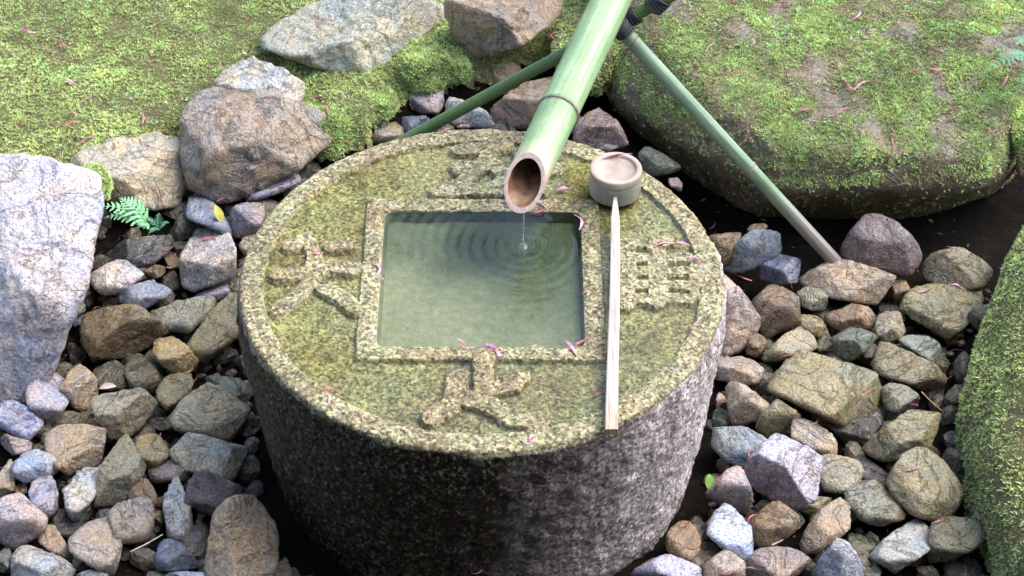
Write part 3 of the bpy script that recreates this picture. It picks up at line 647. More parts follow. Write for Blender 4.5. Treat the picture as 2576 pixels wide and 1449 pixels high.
BOULDERS = [
 ('boulder', 'big grey-lavender boulder with rusty streaks at the left edge', 'boulder', 'boul', (-0.918, 0.297, 0.16), [(-125, 250), (-19, 256), (54, 244), (113, 209), (125, 177), (121, 62), (107, -3), (79, -68), (69, -109), (46, -150), (26, -203), (-27, -231), (-125, -256)], -0.05, 0.1, {'thick': 0.6, 'power': 22, 'crag': 0.8, 'lean': 0.5, 'grow': 1.14}),
 ('boulder', 'big brown boulder with a grey worn top above the far left rim', 'boulder', 'bbrown', (-0.51, 0.714, 0.2), [(-152, 43), (-144, 67), (-125, 104), (-79, 120), (-29, 121), (26, 101), (88, 92), (138, 77), (153, 46), (153, -4), (138, -26), (110, -53), (60, -75), (2, -87), (-36, -121), (-91, -118), (-128, -97), (-147, -56), (-153, -10)], -0.05, None, {'thick': 0.6, 'crag': 1.3}),
 ('boulder', 'craggy grey rock sitting behind the big brown boulder', 'rock', 'bgrey2', (-0.51, 0.852, 0.27), [(-99, -16), (-67, 16), (-49, 44), (-14, 60), (11, 58), (33, 44), (61, 22), (96, 0), (99, -28), (92, -53), (55, -60), (14, -50), (-67, -38)], -0.2, None, {'thick': 0.6, 'crag': 1.8}),
 ('boulder', 'beige boulder with a mossy patch at the edge of the moss lawn', 'boulder', 'bbeige', (-0.793, 0.661, 0.17), [(-130, 15), (-107, 28), (-52, 59), (32, 74), (65, 86), (90, 79), (118, 68), (127, 43), (130, 0), (126, -40), (112, -71), (72, -86), (29, -74), (-39, -59), (-70, -28), (-95, 0)], -0.1, None, {'thick': 0.6, 'crag': 1.2}),
 ('boulder', 'flat pale grey-green slab at the back of the moss lawn', 'slab', 'slab', (-0.312, 1.054, 0.25), [(-210, -24), (-164, 26), (-87, 72), (5, 113), (160, 113), (210, 58), (207, 12), (160, -33), (105, -102), (41, -113), (-14, -84), (-96, -52), (-178, -40)], -0.16, None, {'thick': 0.6, 'power': 60}),
 ('boulder', 'tan topped brown boulder hanging over the hollow left of the spout', 'boulder', 'btan', (0.034, 1.059, 0.27), [(-138, 47), (-110, 58), (-65, 81), (126, 81), (138, 42), (126, 19), (110, -3), (81, -23), (26, -45), (0, -68), (-52, -81), (-71, -74), (-87, -36), (-113, 6)], 0.12, None, {'thick': 0.6, 'crag': 1.3}),
 ('boulder', 'yellow-green mossy rock behind the spout', 'boulder', 'mossrock', (0.239, 1.03, 0.26), [(-100, 32), (-73, 68), (9, 123), (100, 123), (82, -59), (27, -123), (-45, -104), (-82, -41)], -0.2, None, {'thick': 0.6, 'moss': 9000}),
 ('moss_mound', 'tall green mossy mound at the right edge', 'moss mound', 'mossrock', (1.052, -0.046, 0.1), [(144, 503), (20, 441), (-34, 348), (-81, 256), (-108, 170), (-131, 85), (-144, 8), (-142, -101), (-115, -201), (-81, -379), (-11, -503), (144, -503)], 0.1, 0.05, {'thick': 0.8, 'moss': 70000, 'crag': 0.8}),
 ('moss_cushion', 'bright moss slope between the big brown boulder and the basin', 'moss', 'mossrock', (-0.374, 0.854, 0.2), [(-94, 111), (-40, 122), (31, 85), (80, 22), (94, -31), (89, -94), (40, -122), (-4, -120), (-4, -31), (-40, 49)], -0.2, None, {'thick': 0.7, 'moss': 30000, 'mlen': 1.4}),
 ('moss_cushion', 'deep green moss hanging on the front of the flat slab', 'moss', 'mossrock', (-0.148, 1.013, 0.215), [(-31, 33), (5, 65), (37, 78), (56, 33), (58, -40), (33, -78), (-26, -72), (-58, -40)], -0.1, None, {'thick': 0.6, 'moss': 11000, 'mlen': 1.4}),
 ('moss_cushion', 'small green moss clump left of the tan topped boulder', 'moss', 'mossrock', (-0.077, 1.024, 0.2), [(-34, 39), (-2, 53), (32, -7), (34, -39), (-2, -53), (-28, -34)], -0.1, None, {'thick': 0.6, 'moss': 4500, 'mlen': 1.3}),
 ('moss_cushion', 'small bright moss tuft below the flat slab', 'moss', 'mossrock', (-0.234, 0.896, 0.17), [(-33, 12), (-4, 46), (33, 17), (21, -24), (-6, -46), (-24, -33)], -0.1, None, {'thick': 0.6, 'moss': 3500, 'mlen': 1.3}),
 ('moss_cushion', 'moss patch growing on the beige boulder', 'moss', 'mossrock', (-0.838, 0.567, 0.215), [(-38, 21), (-7, 38), (25, 25), (38, -4), (30, -38), (-7, -13)], -0.1, None, {'thick': 0.5, 'moss': 4500}),
 ('moss_cushion', 'green moss clump under the fern at the right edge', 'moss', 'mossrock', (1.17, 0.71, 0.26), [(-34, 69), (17, 112), (34, -95), (-9, -112), (-30, -17)], -0.1, None, {'thick': 0.5, 'moss': 6000}),
 ('rock', 'orange-tan rock at the right edge beyond the mossy boulder', 'rock', 'tan', (1.209, 0.738, 0.15), [(-37, 53), (2, 70), (37, -26), (2, -70), (-33, -35)], None, None, {}),
 ('rock', 'dark earthy rock below the flat slab, between moss patches', 'rock', 'dolive', (-0.256, 0.933, 0.14), [(-59, 68), (-14, 64), (50, 59), (59, 23), (14, -59), (-36, -68), (-50, 5)], None, None, {}),
]
MOSSY_HULL = [(0.25, 1.028, 0.2), (0.266, 0.938, 0.17), (0.369, 0.812, 0.17), (0.486, 0.705, 0.17), (0.598, 0.591, 0.17), (0.75, 0.572, 0.17), (0.921, 0.575, 0.17), (1.094, 0.591, 0.17), (1.139, 0.63, 0.18), (1.173, 0.759, 0.2), (0.284, 1.042, 0.29), (0.466, 0.769, 0.28), (0.617, 0.62, 0.27), (0.868, 0.593, 0.27), (1.063, 0.607, 0.28), (0.234, 1.267, 0.38), (0.446, 1.448, 0.42), (0.778, 1.469, 0.44), (1.286, 1.376, 0.42), (1.264, 0.908, 0.34), (0.25, 1.158, 0.01), (0.369, 0.942, -0.02), (0.598, 0.721, -0.02), (0.921, 0.705, -0.02), (1.139, 0.76, -0.01), (0.234, 1.267, 0.03), (0.778, 1.469, 0.09), (1.286, 1.376, 0.07), (1.264, 0.908, -0.01)]
STROKES = {'arrow': [([(-359, 82), (-332, 104)], 12.5), ([(-285, 78), (-253, 86)], 11.5), ([(-332, 104), (-312, 50), (-319, 2)], 9.9), ([(-376, -2), (-319, 2), (-283, 22), (-239, 18)], 13.1), ([(-312, -14), (-335, -60), (-368, -95)], 12.0), ([(-290, -37), (-257, -60), (-230, -91)], 12.0)], 'five': [([(-47, 373), (43, 387)], 12.9), ([(11, 366), (1, 326)], 14.2), ([(-50, 315), (18, 326)], 12.9), ([(-10, 317), (-40, 273), (-28, 247)], 11.6), ([(-87, 243), (-36, 251), (114, 254)], 13.6), ([(21, 326), (43, 291), (29, 254)], 12.9), ([(74, 366), (137, 371)], 12.3), ([(67, 317), (136, 317)], 16.2), ([(101, 317), (109, 260)], 12.9)], 'bird': [([(268, 90), (261, -72)], 15.7), ([(329, 90), (321, -68)], 13.6), ([(273, 90), (327, 98)], 7.8), ([(266, 52), (388, 52)], 8.9), ([(265, 14), (385, 14)], 8.9), ([(263, -24), (383, -24)], 8.9), ([(262, -60), (381, -60)], 8.9), ([(337, 90), (348, 102)], 10.4), ([(397, 50), (390, -56)], 5.7)], 'foot': [([(-41, -267), (-43, -309), (-54, -340), (-83, -368)], 14.6), ([(5, -214), (6, -309)], 13.6), ([(-31, -316), (21, -337), (58, -368), (101, -374)], 15.1), ([(9, -299), (55, -285), (73, -267)], 12.0)]}
MOUND_HULL = [(1.19, 0.576, 0.204), (1.106, 0.462, 0.162), (1.032, 0.326, 0.121), (0.991, 0.221, 0.079), (0.953, 0.122, 0.058), (0.922, 0.016, 0.048), (0.903, -0.13, 0.038), (0.912, -0.259, 0.027), (0.93, -0.384, -0.004), (0.944, -0.5, -0.004), (1.153, 0.368, 0.287), (1.059, 0.176, 0.235), (0.995, -0.025, 0.204), (0.947, -0.222, 0.194), (0.94, -0.406, 0.173), (0.955, -0.624, 0.152), (1.25, 0.292, 0.308), (1.15, -0.174, 0.308), (1.065, -0.617, 0.256), (1.221, 0.576, -0.004), (1.137, 0.462, -0.046), (1.064, 0.326, -0.087), (1.022, 0.221, -0.129), (0.984, 0.122, -0.15), (0.954, 0.016, -0.16), (0.934, -0.13, -0.17), (0.943, -0.259, -0.181), (0.962, -0.384, -0.212), (0.976, -0.5, -0.212), (1.184, 0.368, 0.079), (1.09, 0.176, 0.027), (1.027, -0.025, -0.004), (0.978, -0.222, -0.014), (0.972, -0.406, -0.035), (0.986, -0.624, -0.056), (1.281, 0.292, 0.1), (1.181, -0.174, 0.1), (1.096, -0.617, 0.048)]
PETALS = [
 ('l',(-988,1032,249),(-954,1020,243),4.3,22,0,'curved pink petal on the moss lawn, at its back, far left, right one'),
 ('l',(-954,1020,243),(-934,1014,246),2.7,13,0,'short brownish pink petal on the moss lawn, at its back, far left'),
 ('l',(-1089,999,248),(-1074,984,243),3.2,1,1,'short pale pink petal on the moss lawn, at its back, far left'),
 ('l',(-1006,981,241),(-987,1005,244),4.1,-25,0,'curved pink petal on the moss lawn, at its back, far left, left one'),
 ('l',(-954,908,232),(-916,886,228),5.0,2,1,'long pale pink petal on the moss lawn, mid depth, far left'),
 ('l',(-916,886,228),(-926,869,227),2.7,-22,0,'short brownish pink petal on the moss lawn, mid depth, far left'),
 ('l',(-887,860,226),(-885,839,220),2.5,-15,1,'short pale pink petal on the moss lawn, mid depth, far left, right one'),
 ('l',(-673,1007,225),(-662,1023,225),2.0,27,0,'short pink petal on the moss lawn, at its back, left of centre, right one'),
 ('l',(-766,979,231),(-757,959,232),2.8,23,0,'short pink petal on the moss lawn, at its back, left of centre, left one'),
 ('l',(-618,1009,217),(-603,963,215),3.7,0,0,'long brownish pink petal on the moss lawn, at its back, towards its right end'),
 ('l',(-915,799,225),(-898,787,222),2.0,27,1,'short pale pink petal on the moss lawn, mid depth, far left, left one'),
 ('l',(-953,755,217),(-925,754,216),2.0,-18,0,'curved pink petal on the moss lawn, mid depth, far left, left one'),
 ('l',(-925,754,216),(-894,767,216),4.6,-16,0,'curved pink petal on the moss lawn, mid depth, far left, right one'),
 ('l',(-891,698,205),(-847,726,210),5.0,-15,0,'long brownish pink petal on the moss lawn, near its front edge, far left'),
 ('l',(-866,706,209),(-846,733,211),2.8,-16,0,'curved pink petal on the moss lawn, near its front edge, far left'),
 ('l',(-764,805,211),(-760,770,209),5.0,-9,0,'curved pink petal on the moss lawn, mid depth, left of centre, left one'),
 ('l',(-751,766,205),(-743,795,212),2.2,-19,0,'curved pink petal on the moss lawn, mid depth, left of centre, right one'),
 ('l',(-918,702,207),(-903,716,210),2.0,24,0,'short brownish pink petal on the moss lawn, near its front edge, far left'),
 ('l',(-1073,1065,259),(-1039,1055,254),4.2,15,1,'curved pale pink petal on the moss lawn, at its back, far left'),
 ('l',(-689,863,216),(-678,852,215),2.0,-6,1,'short pale pink petal on the moss lawn, mid depth, left of centre'),
 ('l',(-789,840,216),(-783,854,218),2.2,-8,0,'short pink petal on the moss lawn, mid depth, left of centre'),
 ('s',(-679,750,251),(-662,718,242),3.1,-17,0,'short brownish pink petal on the big brown boulder with a grey worn top'),
 ('l',(-758,1194,257),(-753,1179,253),2.0,-27,0,'short pink petal on the moss lawn, at its back, left of centre, middle one'),
 ('l',(-927,679,202),(-925,661,197),2.8,-3,0,'short pink petal on the moss lawn, near its front edge, far left'),
 ('s',(-718,626,159),(-707,607,127),2.8,-5,0,'short pink petal on the beige boulder with a mossy patch at the edge'),
 ('s',(-388,1049,275),(-382,1087,280),3.9,0,0,'short brownish pink petal on the flat pale grey-green slab at the back, left one'),
 ('s',(-485,784,274),(-446,772,273),3.1,-16,0,'long pink petal on the big brown boulder with a grey worn top'),
 ('l',(-400,879,204),(-348,874,219),4.3,24,0,'long pink petal on the moss lawn, mid depth, towards its right end'),
 ('k',(-346,758,167),(-298,770,151),5.0,-6,0,'long pink petal on the bright moss slope between the big brown boulder, right one'),
 ('k',(-358,834,211),(-349,791,212),5.0,1,0,'long pink petal on the bright moss slope between the big brown boulder, left one'),
 ('l',(-371,848,205),(-366,859,213),2.0,23,0,'short pink petal on the moss lawn, mid depth, towards its right end'),
 ('s',(-539,735,264),(-530,708,262),2.9,-1,0,'short pink petal on the big brown boulder with a grey worn top'),
 ('s',(-584,603,127),(-565,611,140),3.5,-7,1,'short pale pink petal on the big brown boulder with a grey worn top, right one'),
 ('s',(-157,1141,255),(-135,1171,260),4.2,-19,0,'short brownish pink petal on the flat pale grey-green slab at the back, right one'),
 ('l',(-137,1133,220),(-122,1142,217),2.0,6,0,'short pink petal on the moss lawn, at its back, towards its right end'),
 ('k',(-150,958,184),(-109,973,171),3.5,-9,0,'long pink petal on the deep green moss hanging on the front'),
 ('l',(-228,925,131),(-196,924,126),2.8,-19,1,'curved pale pink petal on the moss lawn, mid depth, towards its right end, right one'),
 ('l',(-180,942,138),(-171,934,124),2.4,2,0,'short brownish pink petal on the moss lawn, mid depth, towards its right end'),
 ('l',(-271,802,185),(-266,802,162),2.0,10,1,'curved pale pink petal on the moss lawn, mid depth, towards its right end, left one'),
 ('x',(-266,795,148),(-239,818,142),4.1,-13,0,'short pink petal on the grey-beige stone behind the far left rim'),
 ('b',(-85,423,452),(-68,439,452),4.4,-12,1,'short pale pink petal on the outer rim of the basin, back side'),
 ('l',(-328,883,219),(-326,854,217),3.1,-25,0,'curved brownish pink petal on the moss lawn, mid depth, towards its right end'),
 ('s',(163,1097,227),(163,1024,247),5.0,23,0,'long pink petal on the yellow-green mossy rock behind the spout'),
 ('m',(288,941,187),(310,926,210),3.8,-20,0,'curved pink petal on the mossy boulder, half way up, by the bamboo leg'),
 ('w',(142,246,446),(172,252,446),6.9,-20,1,'curved pale pink petal in the shallow water round the characters, back right corner'),
 ('b',(-25,233,453),(-9,238,454),3.1,-1,1,'short pale pink petal in the shallow water round the characters, back side, left one'),
 ('c',(234,277,505),(289,290,505),5.0,-2,1,'long pale pink petal lying in the hollow of the upturned ladle cup'),
 ('c',(245,277,503),(272,281,508),2.6,11,0,'curved pink petal lying in the hollow of the upturned ladle cup'),
 ('m',(435,852,295),(444,855,301),2.0,1,0,'short pink petal on the mossy boulder, half way up, by the bamboo leg, right one'),
 ('m',(485,894,311),(504,926,315),5.0,-8,0,'curved brownish pink petal on the mossy boulder, at its back, left of its middle'),
 ('m',(558,968,339),(573,960,337),2.0,-3,0,'short pink petal on the mossy boulder, at its back, left of its middle, right one'),
 ('m',(819,982,341),(836,1022,348),5.0,24,1,'long pale pink petal on the mossy boulder, at its back, right of its middle'),
 ('m',(833,991,342),(865,989,337),4.8,12,0,'curved pink petal on the mossy boulder, at its back, right of its middle'),
 ('m',(900,863,318),(913,905,326),5.0,-17,0,'long brownish pink petal on the mossy boulder, at its back, right of its middle'),
 ('m',(921,846,311),(949,829,312),2.6,22,0,'curved pink petal on the mossy boulder, half way up, right of its middle, right one'),
 ('m',(968,834,315),(996,797,307),5.0,-24,0,'long pink petal on the mossy boulder, half way up, near the fern'),
 ('m',(787,813,300),(800,770,302),5.0,16,0,'long pink petal on the mossy boulder, half way up, right of its middle'),
 ('m',(800,770,302),(844,801,306),5.0,-9,1,'long pale pink petal on the mossy boulder, half way up, right of its middle'),
 ('m',(644,766,289),(673,752,292),3.2,-11,0,'curved pink petal on the mossy boulder, half way up, left of its middle, right one'),
 ('m',(702,763,291),(716,783,292),3.3,16,0,'curved pink petal on the mossy boulder, half way up, right of its middle, left one'),
 ('m',(666,707,281),(704,723,288),5.0,-7,0,'long pink petal on the mossy boulder, half way up, left of its middle'),
 ('m',(750,677,292),(790,707,298),5.0,-28,0,'long brownish pink petal on the mossy boulder, half way up, right of its middle'),
 ('m',(827,682,295),(842,678,291),2.0,-8,0,'short pink petal on the mossy boulder, half way up, right of its middle'),
 ('m',(645,855,308),(652,830,304),3.3,24,0,'curved pink petal on the mossy boulder, half way up, left of its middle, left one'),
 ('m',(636,716,285),(647,733,287),2.3,-6,0,'short pink petal on the mossy boulder, half way up, left of its middle'),
 ('m',(544,649,244),(565,681,263),4.2,19,0,'long brownish pink petal on the mossy boulder, near its front edge, left of its middle'),
 ('m',(845,601,238),(870,641,270),5.0,25,0,'long pink petal on the mossy boulder, near its front edge, right of its middle'),
 ('m',(1003,791,305),(1012,798,308),2.0,0,0,'short pink petal on the mossy boulder, half way up, near the fern'),
 ('m',(1119,770,310),(1139,802,320),5.0,5,0,'curved pink petal on the mossy boulder, half way up, near the fern'),
 ('m',(1145,974,354),(1160,1010,360),3.2,-16,0,'curved brownish pink petal on the mossy boulder, at its back, near the fern'),
 ('m',(427,849,286),(442,850,298),2.7,2,0,'short pink petal on the mossy boulder, half way up, by the bamboo leg, left one'),
 ('m',(1044,753,299),(1051,737,296),2.0,14,1,'short pale pink petal on the mossy boulder, half way up, near the fern'),
 ('m',(568,658,233),(571,651,224),2.0,21,0,'short pink petal on the mossy boulder, near its front edge, left of its middle'),
 ('m',(497,1050,352),(499,1041,350),2.0,-2,0,'short brownish pink petal on the mossy boulder, at its back, left of its middle'),
 ('m',(551,1047,344),(562,1058,346),2.0,27,0,'short pink petal on the mossy boulder, at its back, left of its middle, left one'),
 ('b',(36,212,449),(53,199,449),3.9,-18,1,'short pale pink petal on the square frame of the pool, back side, right one'),
 ('b',(93,182,446),(123,196,449),5.8,20,0,'curved pink petal on the square frame of the pool, back right corner'),
 ('b',(104,215,450),(123,192,448),5.6,2,1,'curved pale pink petal on the square frame of the pool, back right corner'),
 ('w',(174,178,446),(184,132,446),7.5,-20,1,'long pale pink petal in the square pool, back right corner'),
 ('b',(182,-51,446),(196,-39,448),3.0,7,0,'short pink petal on the square frame of the pool, right side'),
 ('w',(-41,-168,446),(-23,-201,449),4.1,-4,1,'curved pale pink petal in the square pool, front side'),
 ('b',(5,-183,446),(33,-218,449),7.5,-15,1,'long pale pink petal on the square frame of the pool, front side'),
 ('b',(149,-172,446),(171,-215,448),6.4,-3,1,'long pale pink petal on the square frame of the pool, front right corner'),
 ('w',(169,-183,446),(190,-161,446),6.6,16,0,'curved pink petal in the square pool, front right corner'),
 ('b',(-200,28,451),(-195,-4,451),6.5,-26,1,'curved pale pink petal on the square frame of the pool, left side'),
 ('w',(-190,-6,450),(-182,-9,446),3.0,-10,1,'short pale pink petal in the square pool, left side'),
 ('b',(-317,52,455),(-297,66,446),4.3,9,1,'curved pale pink petal in the shallow water round the characters, left side'),
 ('w',(-339,55,446),(-331,55,446),3.0,-20,1,'short pale pink petal in the shallow water round the characters, left side'),
 ('w',(-305,99,446),(-297,105,446),3.0,-5,0,'short pink petal in the shallow water round the characters, left side'),
 ('b',(-389,125,453),(-382,129,451),3.0,-4,1,'short pale pink petal on the outer rim of the basin, left side, right one'),
 ('b',(-364,175,452),(-359,186,453),3.0,10,0,'short pink petal on the outer rim of the basin, back left corner'),
 ('w',(140,246,446),(173,253,446),3.9,-4,0,'curved pink petal in the shallow water round the characters, back right corner'),
 ('b',(-19,236,452),(-10,241,453),3.0,11,1,'short pale pink petal in the shallow water round the characters, back side, right one'),
 ('w',(-32,230,448),(-29,217,452),3.0,28,1,'short pale pink petal on the square frame of the pool, back side, left one'),
 ('b',(91,-192,448),(101,-185,446),3.0,-1,1,'short pale pink petal on the square frame of the pool, front right corner, left one'),
 ('b',(-42,-218,450),(-30,-214,450),3.0,2,1,'short pale pink petal on the square frame of the pool, front side'),
 ('b',(-418,-136,454),(-411,-151,454),3.6,26,1,'short pale pink petal on the outer rim of the basin, left side, left one'),
 ('b',(323,76,451),(359,91,446),7.5,-12,1,'curved pale pink petal in the shallow water round the characters, right side, left one'),
 ('w',(356,88,448),(390,87,446),6.7,-12,1,'curved pale pink petal in the shallow water round the characters, right side, middle one'),
 ('b',(385,50,450),(408,34,450),4.3,-9,1,'curved pale pink petal in the shallow water round the characters, right side, right one'),
 ('b',(389,-129,447),(396,-111,447),3.2,2,1,'short pale pink petal on the outer rim of the basin, right side'),
 ('w',(374,-135,446),(378,-143,447),3.0,-13,0,'short pink petal on the outer rim of the basin, right side'),
 ('b',(193,-114,447),(219,-113,448),3.6,-28,0,'curved pink petal on the square frame of the pool, front right corner'),
 ('b',(198,-141,448),(203,-138,448),3.0,-13,1,'short pale pink petal on the square frame of the pool, front right corner, right one'),
 ('b',(-276,-307,452),(-259,-293,446),5.0,-11,0,'short pink petal on the outer rim of the basin, front left corner'),
 ('w',(-259,-293,446),(-246,-305,446),3.7,3,0,'short pink petal in the shallow water round the characters, front left corner'),
 ('b',(-270,-353,438),(-261,-314,451),7.4,13,1,'long pale pink petal on the outer rim of the basin, front left corner'),
 ('b',(-90,-364,453),(-83,-370,453),3.0,-27,0,'short pink petal in the shallow water round the characters, front side'),
 ('b',(-43,-421,450),(-38,-424,450),3.0,6,1,'short pale pink petal on the outer rim of the basin, front side, left one'),
 ('b',(41,-419,448),(43,-429,448),3.0,-27,0,'short pink petal on the outer rim of the basin, front side'),
 ('b',(70,-417,448),(89,-430,449),3.7,19,1,'short pale pink petal on the outer rim of the basin, front side, middle one'),
 ('b',(87,-430,449),(99,-409,448),4.8,-28,1,'short pale pink petal on the outer rim of the basin, front side, right one'),
 ('b',(-380,-243,376),(-377,-246,401),3.4,-22,1,'curved pale pink petal stuck on wet outer side of basin, front left, left one'),
 ('b',(-296,-336,270),(-289,-341,294),5.5,-28,1,'curved pale pink petal stuck on wet outer side of basin, front left, right one'),
 ('b',(-43,-445,297),(-31,-442,280),3.3,16,0,'short pink petal stuck on the wet outer side of the basin, front, left one'),
 ('b',(70,-446,343),(82,-446,346),3.0,25,0,'short pink petal stuck on the wet outer side of the basin, front, right one'),
 ('b',(-19,-426,108),(4,-426,116),3.7,26,1,'curved pale pink petal stuck on the wet outer side of the basin, front'),
 ('b',(-393,-191,213),(-392,-194,204),3.0,20,0,'short pink petal stuck on the wet outer side of the basin, front left'),
 ('w',(197,-312,445),(216,-303,446),3.0,-1,0,'short pink petal in the shallow water round the characters, front right corner'),
 ('b',(290,-343,379),(292,-342,387),3.0,-9,0,'short pink petal stuck on the wet outer side of the basin, front right'),
 ('b',(258,-341,129),(265,-339,138),3.0,7,1,'short pale pink petal stuck on the wet outer side of the basin, front right'),
 ('x',(-847,511,34),(-820,513,32),3.8,6,0,'brownish pink petal on dark soil beside the dark wet slab below the small bright fern'),
 ('x',(-809,559,49),(-801,573,53),2.0,23,0,'pink petal on dark soil beside dark wet slab below small bright fern, left one'),
 ('x',(-801,573,53),(-788,571,53),2.0,-11,0,'pink petal on dark soil beside dark wet slab below small bright fern, right one'),
 ('x',(-697,502,70),(-682,551,47),5.0,14,0,'long pink petal on the dark wet slab below the small bright fern'),
 ('x',(-676,506,50),(-669,527,48),3.2,-1,0,'short brownish pink petal on the small olive stone covered in petals'),
 ('x',(-689,471,52),(-669,485,36),4.4,16,0,'short pink petal on the small olive stone covered in petals'),
 ('x',(-688,483,26),(-667,490,28),2.4,-21,1,'pale pink petal on dark soil beside the small olive stone covered in petals'),
 ('x',(-708,447,50),(-691,456,22),3.0,-21,0,'pink petal on dark soil beside the small brown stone with petals between white and pinkish'),
 ('x',(-691,456,22),(-674,434,16),3.5,-10,1,'pale pink petal on dark soil beside small brown stone with petals between white and pinkish'),
 ('x',(-614,496,102),(-578,499,107),4.7,-17,0,'short pink petal on the large chalky white rock beside the left rim, middle one'),
 ('x',(-620,421,83),(-593,408,96),3.8,-18,0,'short pink petal on the large chalky white rock beside the left rim, left one'),
 ('x',(-767,393,74),(-735,402,73),2.5,7,0,'short pink petal on the pinkish white rock with a dark brown underside'),
 ('x',(-814,301,85),(-795,299,91),2.0,-24,0,'short brownish pink petal on the large brown-olive cobble right of the big grey boulder'),
 ('x',(-608,547,95),(-588,536,101),2.2,-21,0,'short pink petal on the large chalky white rock beside the left rim, right one'),
 ('x',(-809,506,63),(-800,494,65),2.0,-20,0,'short pink petal on the dark wet slab below the small bright fern'),
 ('x',(-733,473,75),(-730,466,65),2.0,15,1,'short pale pink petal on the dark wet slab below the small bright fern'),
 ('x',(-614,158,37),(-601,186,26),3.8,13,0,'short brownish pink petal on the lumpy ochre rock under the long leaning olive rock'),
 ('s',(-591,607,121),(-565,610,135),2.9,16,1,'short pale pink petal on the big brown boulder with a grey worn top, left one'),
 ('y',(498,661,-2),(512,687,-3),2.8,15,0,'pink petal on dark soil beside the small mauve stone behind the right rim'),
 ('y',(642,458,96),(652,436,94),2.8,7,0,'short pink petal on the blue slate rock with a pink petal'),
 ('y',(665,467,-9),(676,499,-9),3.8,-24,0,'brownish pink petal on dark soil beside the blue slate rock with a pink petal'),
 ('y',(824,315,60),(840,306,61),2.2,20,0,'short pink petal on the square grey-olive block right of the rust-ochre rock, left one'),
 ('y',(863,305,66),(875,298,56),2.0,23,0,'short pink petal on the square grey-olive block right of the rust-ochre rock, right one'),
 ('y',(900,348,-15),(931,331,-16),3.1,19,0,'pink petal on dark soil beside broad olive rock in front of rounded olive, left one'),
 ('y',(979,391,72),(1010,378,67),3.5,-27,1,'short pale pink petal on the broad olive rock in front of the rounded olive'),
 ('y',(911,364,76),(945,389,73),5.0,14,1,'long pale pink petal on the broad olive rock in front of the rounded olive'),
 ('y',(897,370,78),(915,369,76),2.0,4,0,'short pink petal on the broad olive rock in front of the rounded olive'),
 ('y',(615,210,31),(630,171,80),5.0,28,0,'long pink petal on the slanting olive rock with a blue-grey right face'),
 ('y',(629,168,80),(640,187,80),2.4,-22,0,'short brownish pink petal on the biggest olive slab among the right hand rocks, dark'),
 ('y',(1020,606,-6),(1042,603,-5),2.9,18,1,'pale pink petal on dark soil beside the large rounded olive rock below the shaded hollow'),
 ('y',(959,271,-7),(974,280,4),2.1,-1,0,'pink petal on dark soil beside broad olive rock in front of rounded olive, right one'),
 ('y',(963,260,-5),(999,235,23),5.0,-21,0,'pink petal on dark soil beside the grey-green rock behind the pale yellow-olive flat rock'),
 ('y',(936,142,32),(967,192,-1),5.0,3,0,'brownish pink petal on dark soil beside the grey-green rock behind the pale yellow-olive flat rock'),
 ('y',(544,520,-11),(580,503,-16),5.0,11,1,'pale pink petal on dark soil beside brown-olive rock behind right rim of basin'),
 ('y',(842,441,119),(851,440,116),2.0,-10,0,'short pink petal on the dark mauve boulder in the shade under the mossy'),
 ('y',(758,73,59),(774,88,56),2.2,-6,0,'short pink petal on the biggest olive slab among the right hand rocks, dark'),
 ('y',(650,5,45),(665,32,39),4.3,18,0,'short brownish pink petal on the tan wedge joined to the right of the ridged'),
 ('y',(537,54,-15),(537,37,36),5.0,23,0,'pink petal on dark soil beside the rough brown-grey rock left of the biggest olive slab'),
 ('y',(511,-125,93),(520,-81,63),5.0,-5,0,'long pink petal on the blue-grey prism with a flat orange-streaked top'),
 ('y',(805,-164,93),(834,-150,88),3.7,8,0,'short pink petal on the large rounded yellow-olive wrinkled rock beside the right moss'),
 ('y',(828,-218,79),(850,-231,61),2.7,-24,0,'short brownish pink petal on the large rounded yellow-olive wrinkled rock beside the right moss'),
 ('y',(933,-34,-16),(939,-84,-16),3.9,-16,1,'pale pink petal on dark soil beside the yellow-olive rock with a flat tilted top'),
 ('y',(935,-72,-17),(953,-96,-14),2.6,2,0,'pink petal on dark soil beside the yellow-olive rock with a flat tilted top'),
 ('y',(844,-268,63),(872,-262,64),3.5,-1,0,'short pink petal on the dark olive rock at lower right beside the moss'),
 ('y',(722,-225,-10),(738,-232,-10),2.0,11,0,'brownish pink petal on dark soil beside the dark mossy stone with pink flowers'),
 ('y',(738,-229,-9),(759,-253,-11),4.6,1,0,'pink petal on dark soil beside the dark mossy stone with pink flowers'),
 ('y',(502,-270,58),(519,-234,50),3.2,-18,0,'long pink petal on the brown wrinkled rock under the biggest lavender-grey rock'),
 ('y',(441,-376,45),(468,-368,51),2.1,27,0,'short pink petal on the tan-pink rock at the bottom edge with a bright'),
 ('y',(488,-359,41),(509,-358,36),3.1,-12,0,'short brownish pink petal on the flat grey-mauve wet rock at the bottom edge'),
 ('y',(451,-22,52),(462,-18,65),2.0,20,0,'short pink petal on the blue-grey prism with a flat orange-streaked top'),
 ('y',(717,-4,-15),(731,-1,-14),2.0,2,0,'pink petal on dark soil beside the dark wet rock in the hollow'),
 ('y',(851,74,37),(876,100,4),5.0,20,0,'long pink petal on the grey-green rock under the pale yellow-olive flat rock'),
 ('d',(939,-211,50),(940,-254,66),4.5,16,0,'long pink petal on the mossy mound at the right edge, left one'),
 ('d',(943,-317,94),(944,-342,130),3.2,26,0,'long pink petal on the mossy mound at the right edge, right one'),
 ('y',(823,106,46),(836,114,47),2.1,14,1,'short pale pink petal on the grey-green rock under the pale yellow-olive flat rock'),
 ('y',(773,-212,-8),(776,-228,-11),2.0,-13,0,'pink petal on dark soil beside the grey-olive rock with a whitish patch'),
 ('d',(948,-277,4),(943,-321,75),5.0,-16,0,'long pink petal on the mossy mound at the right edge, middle one'),
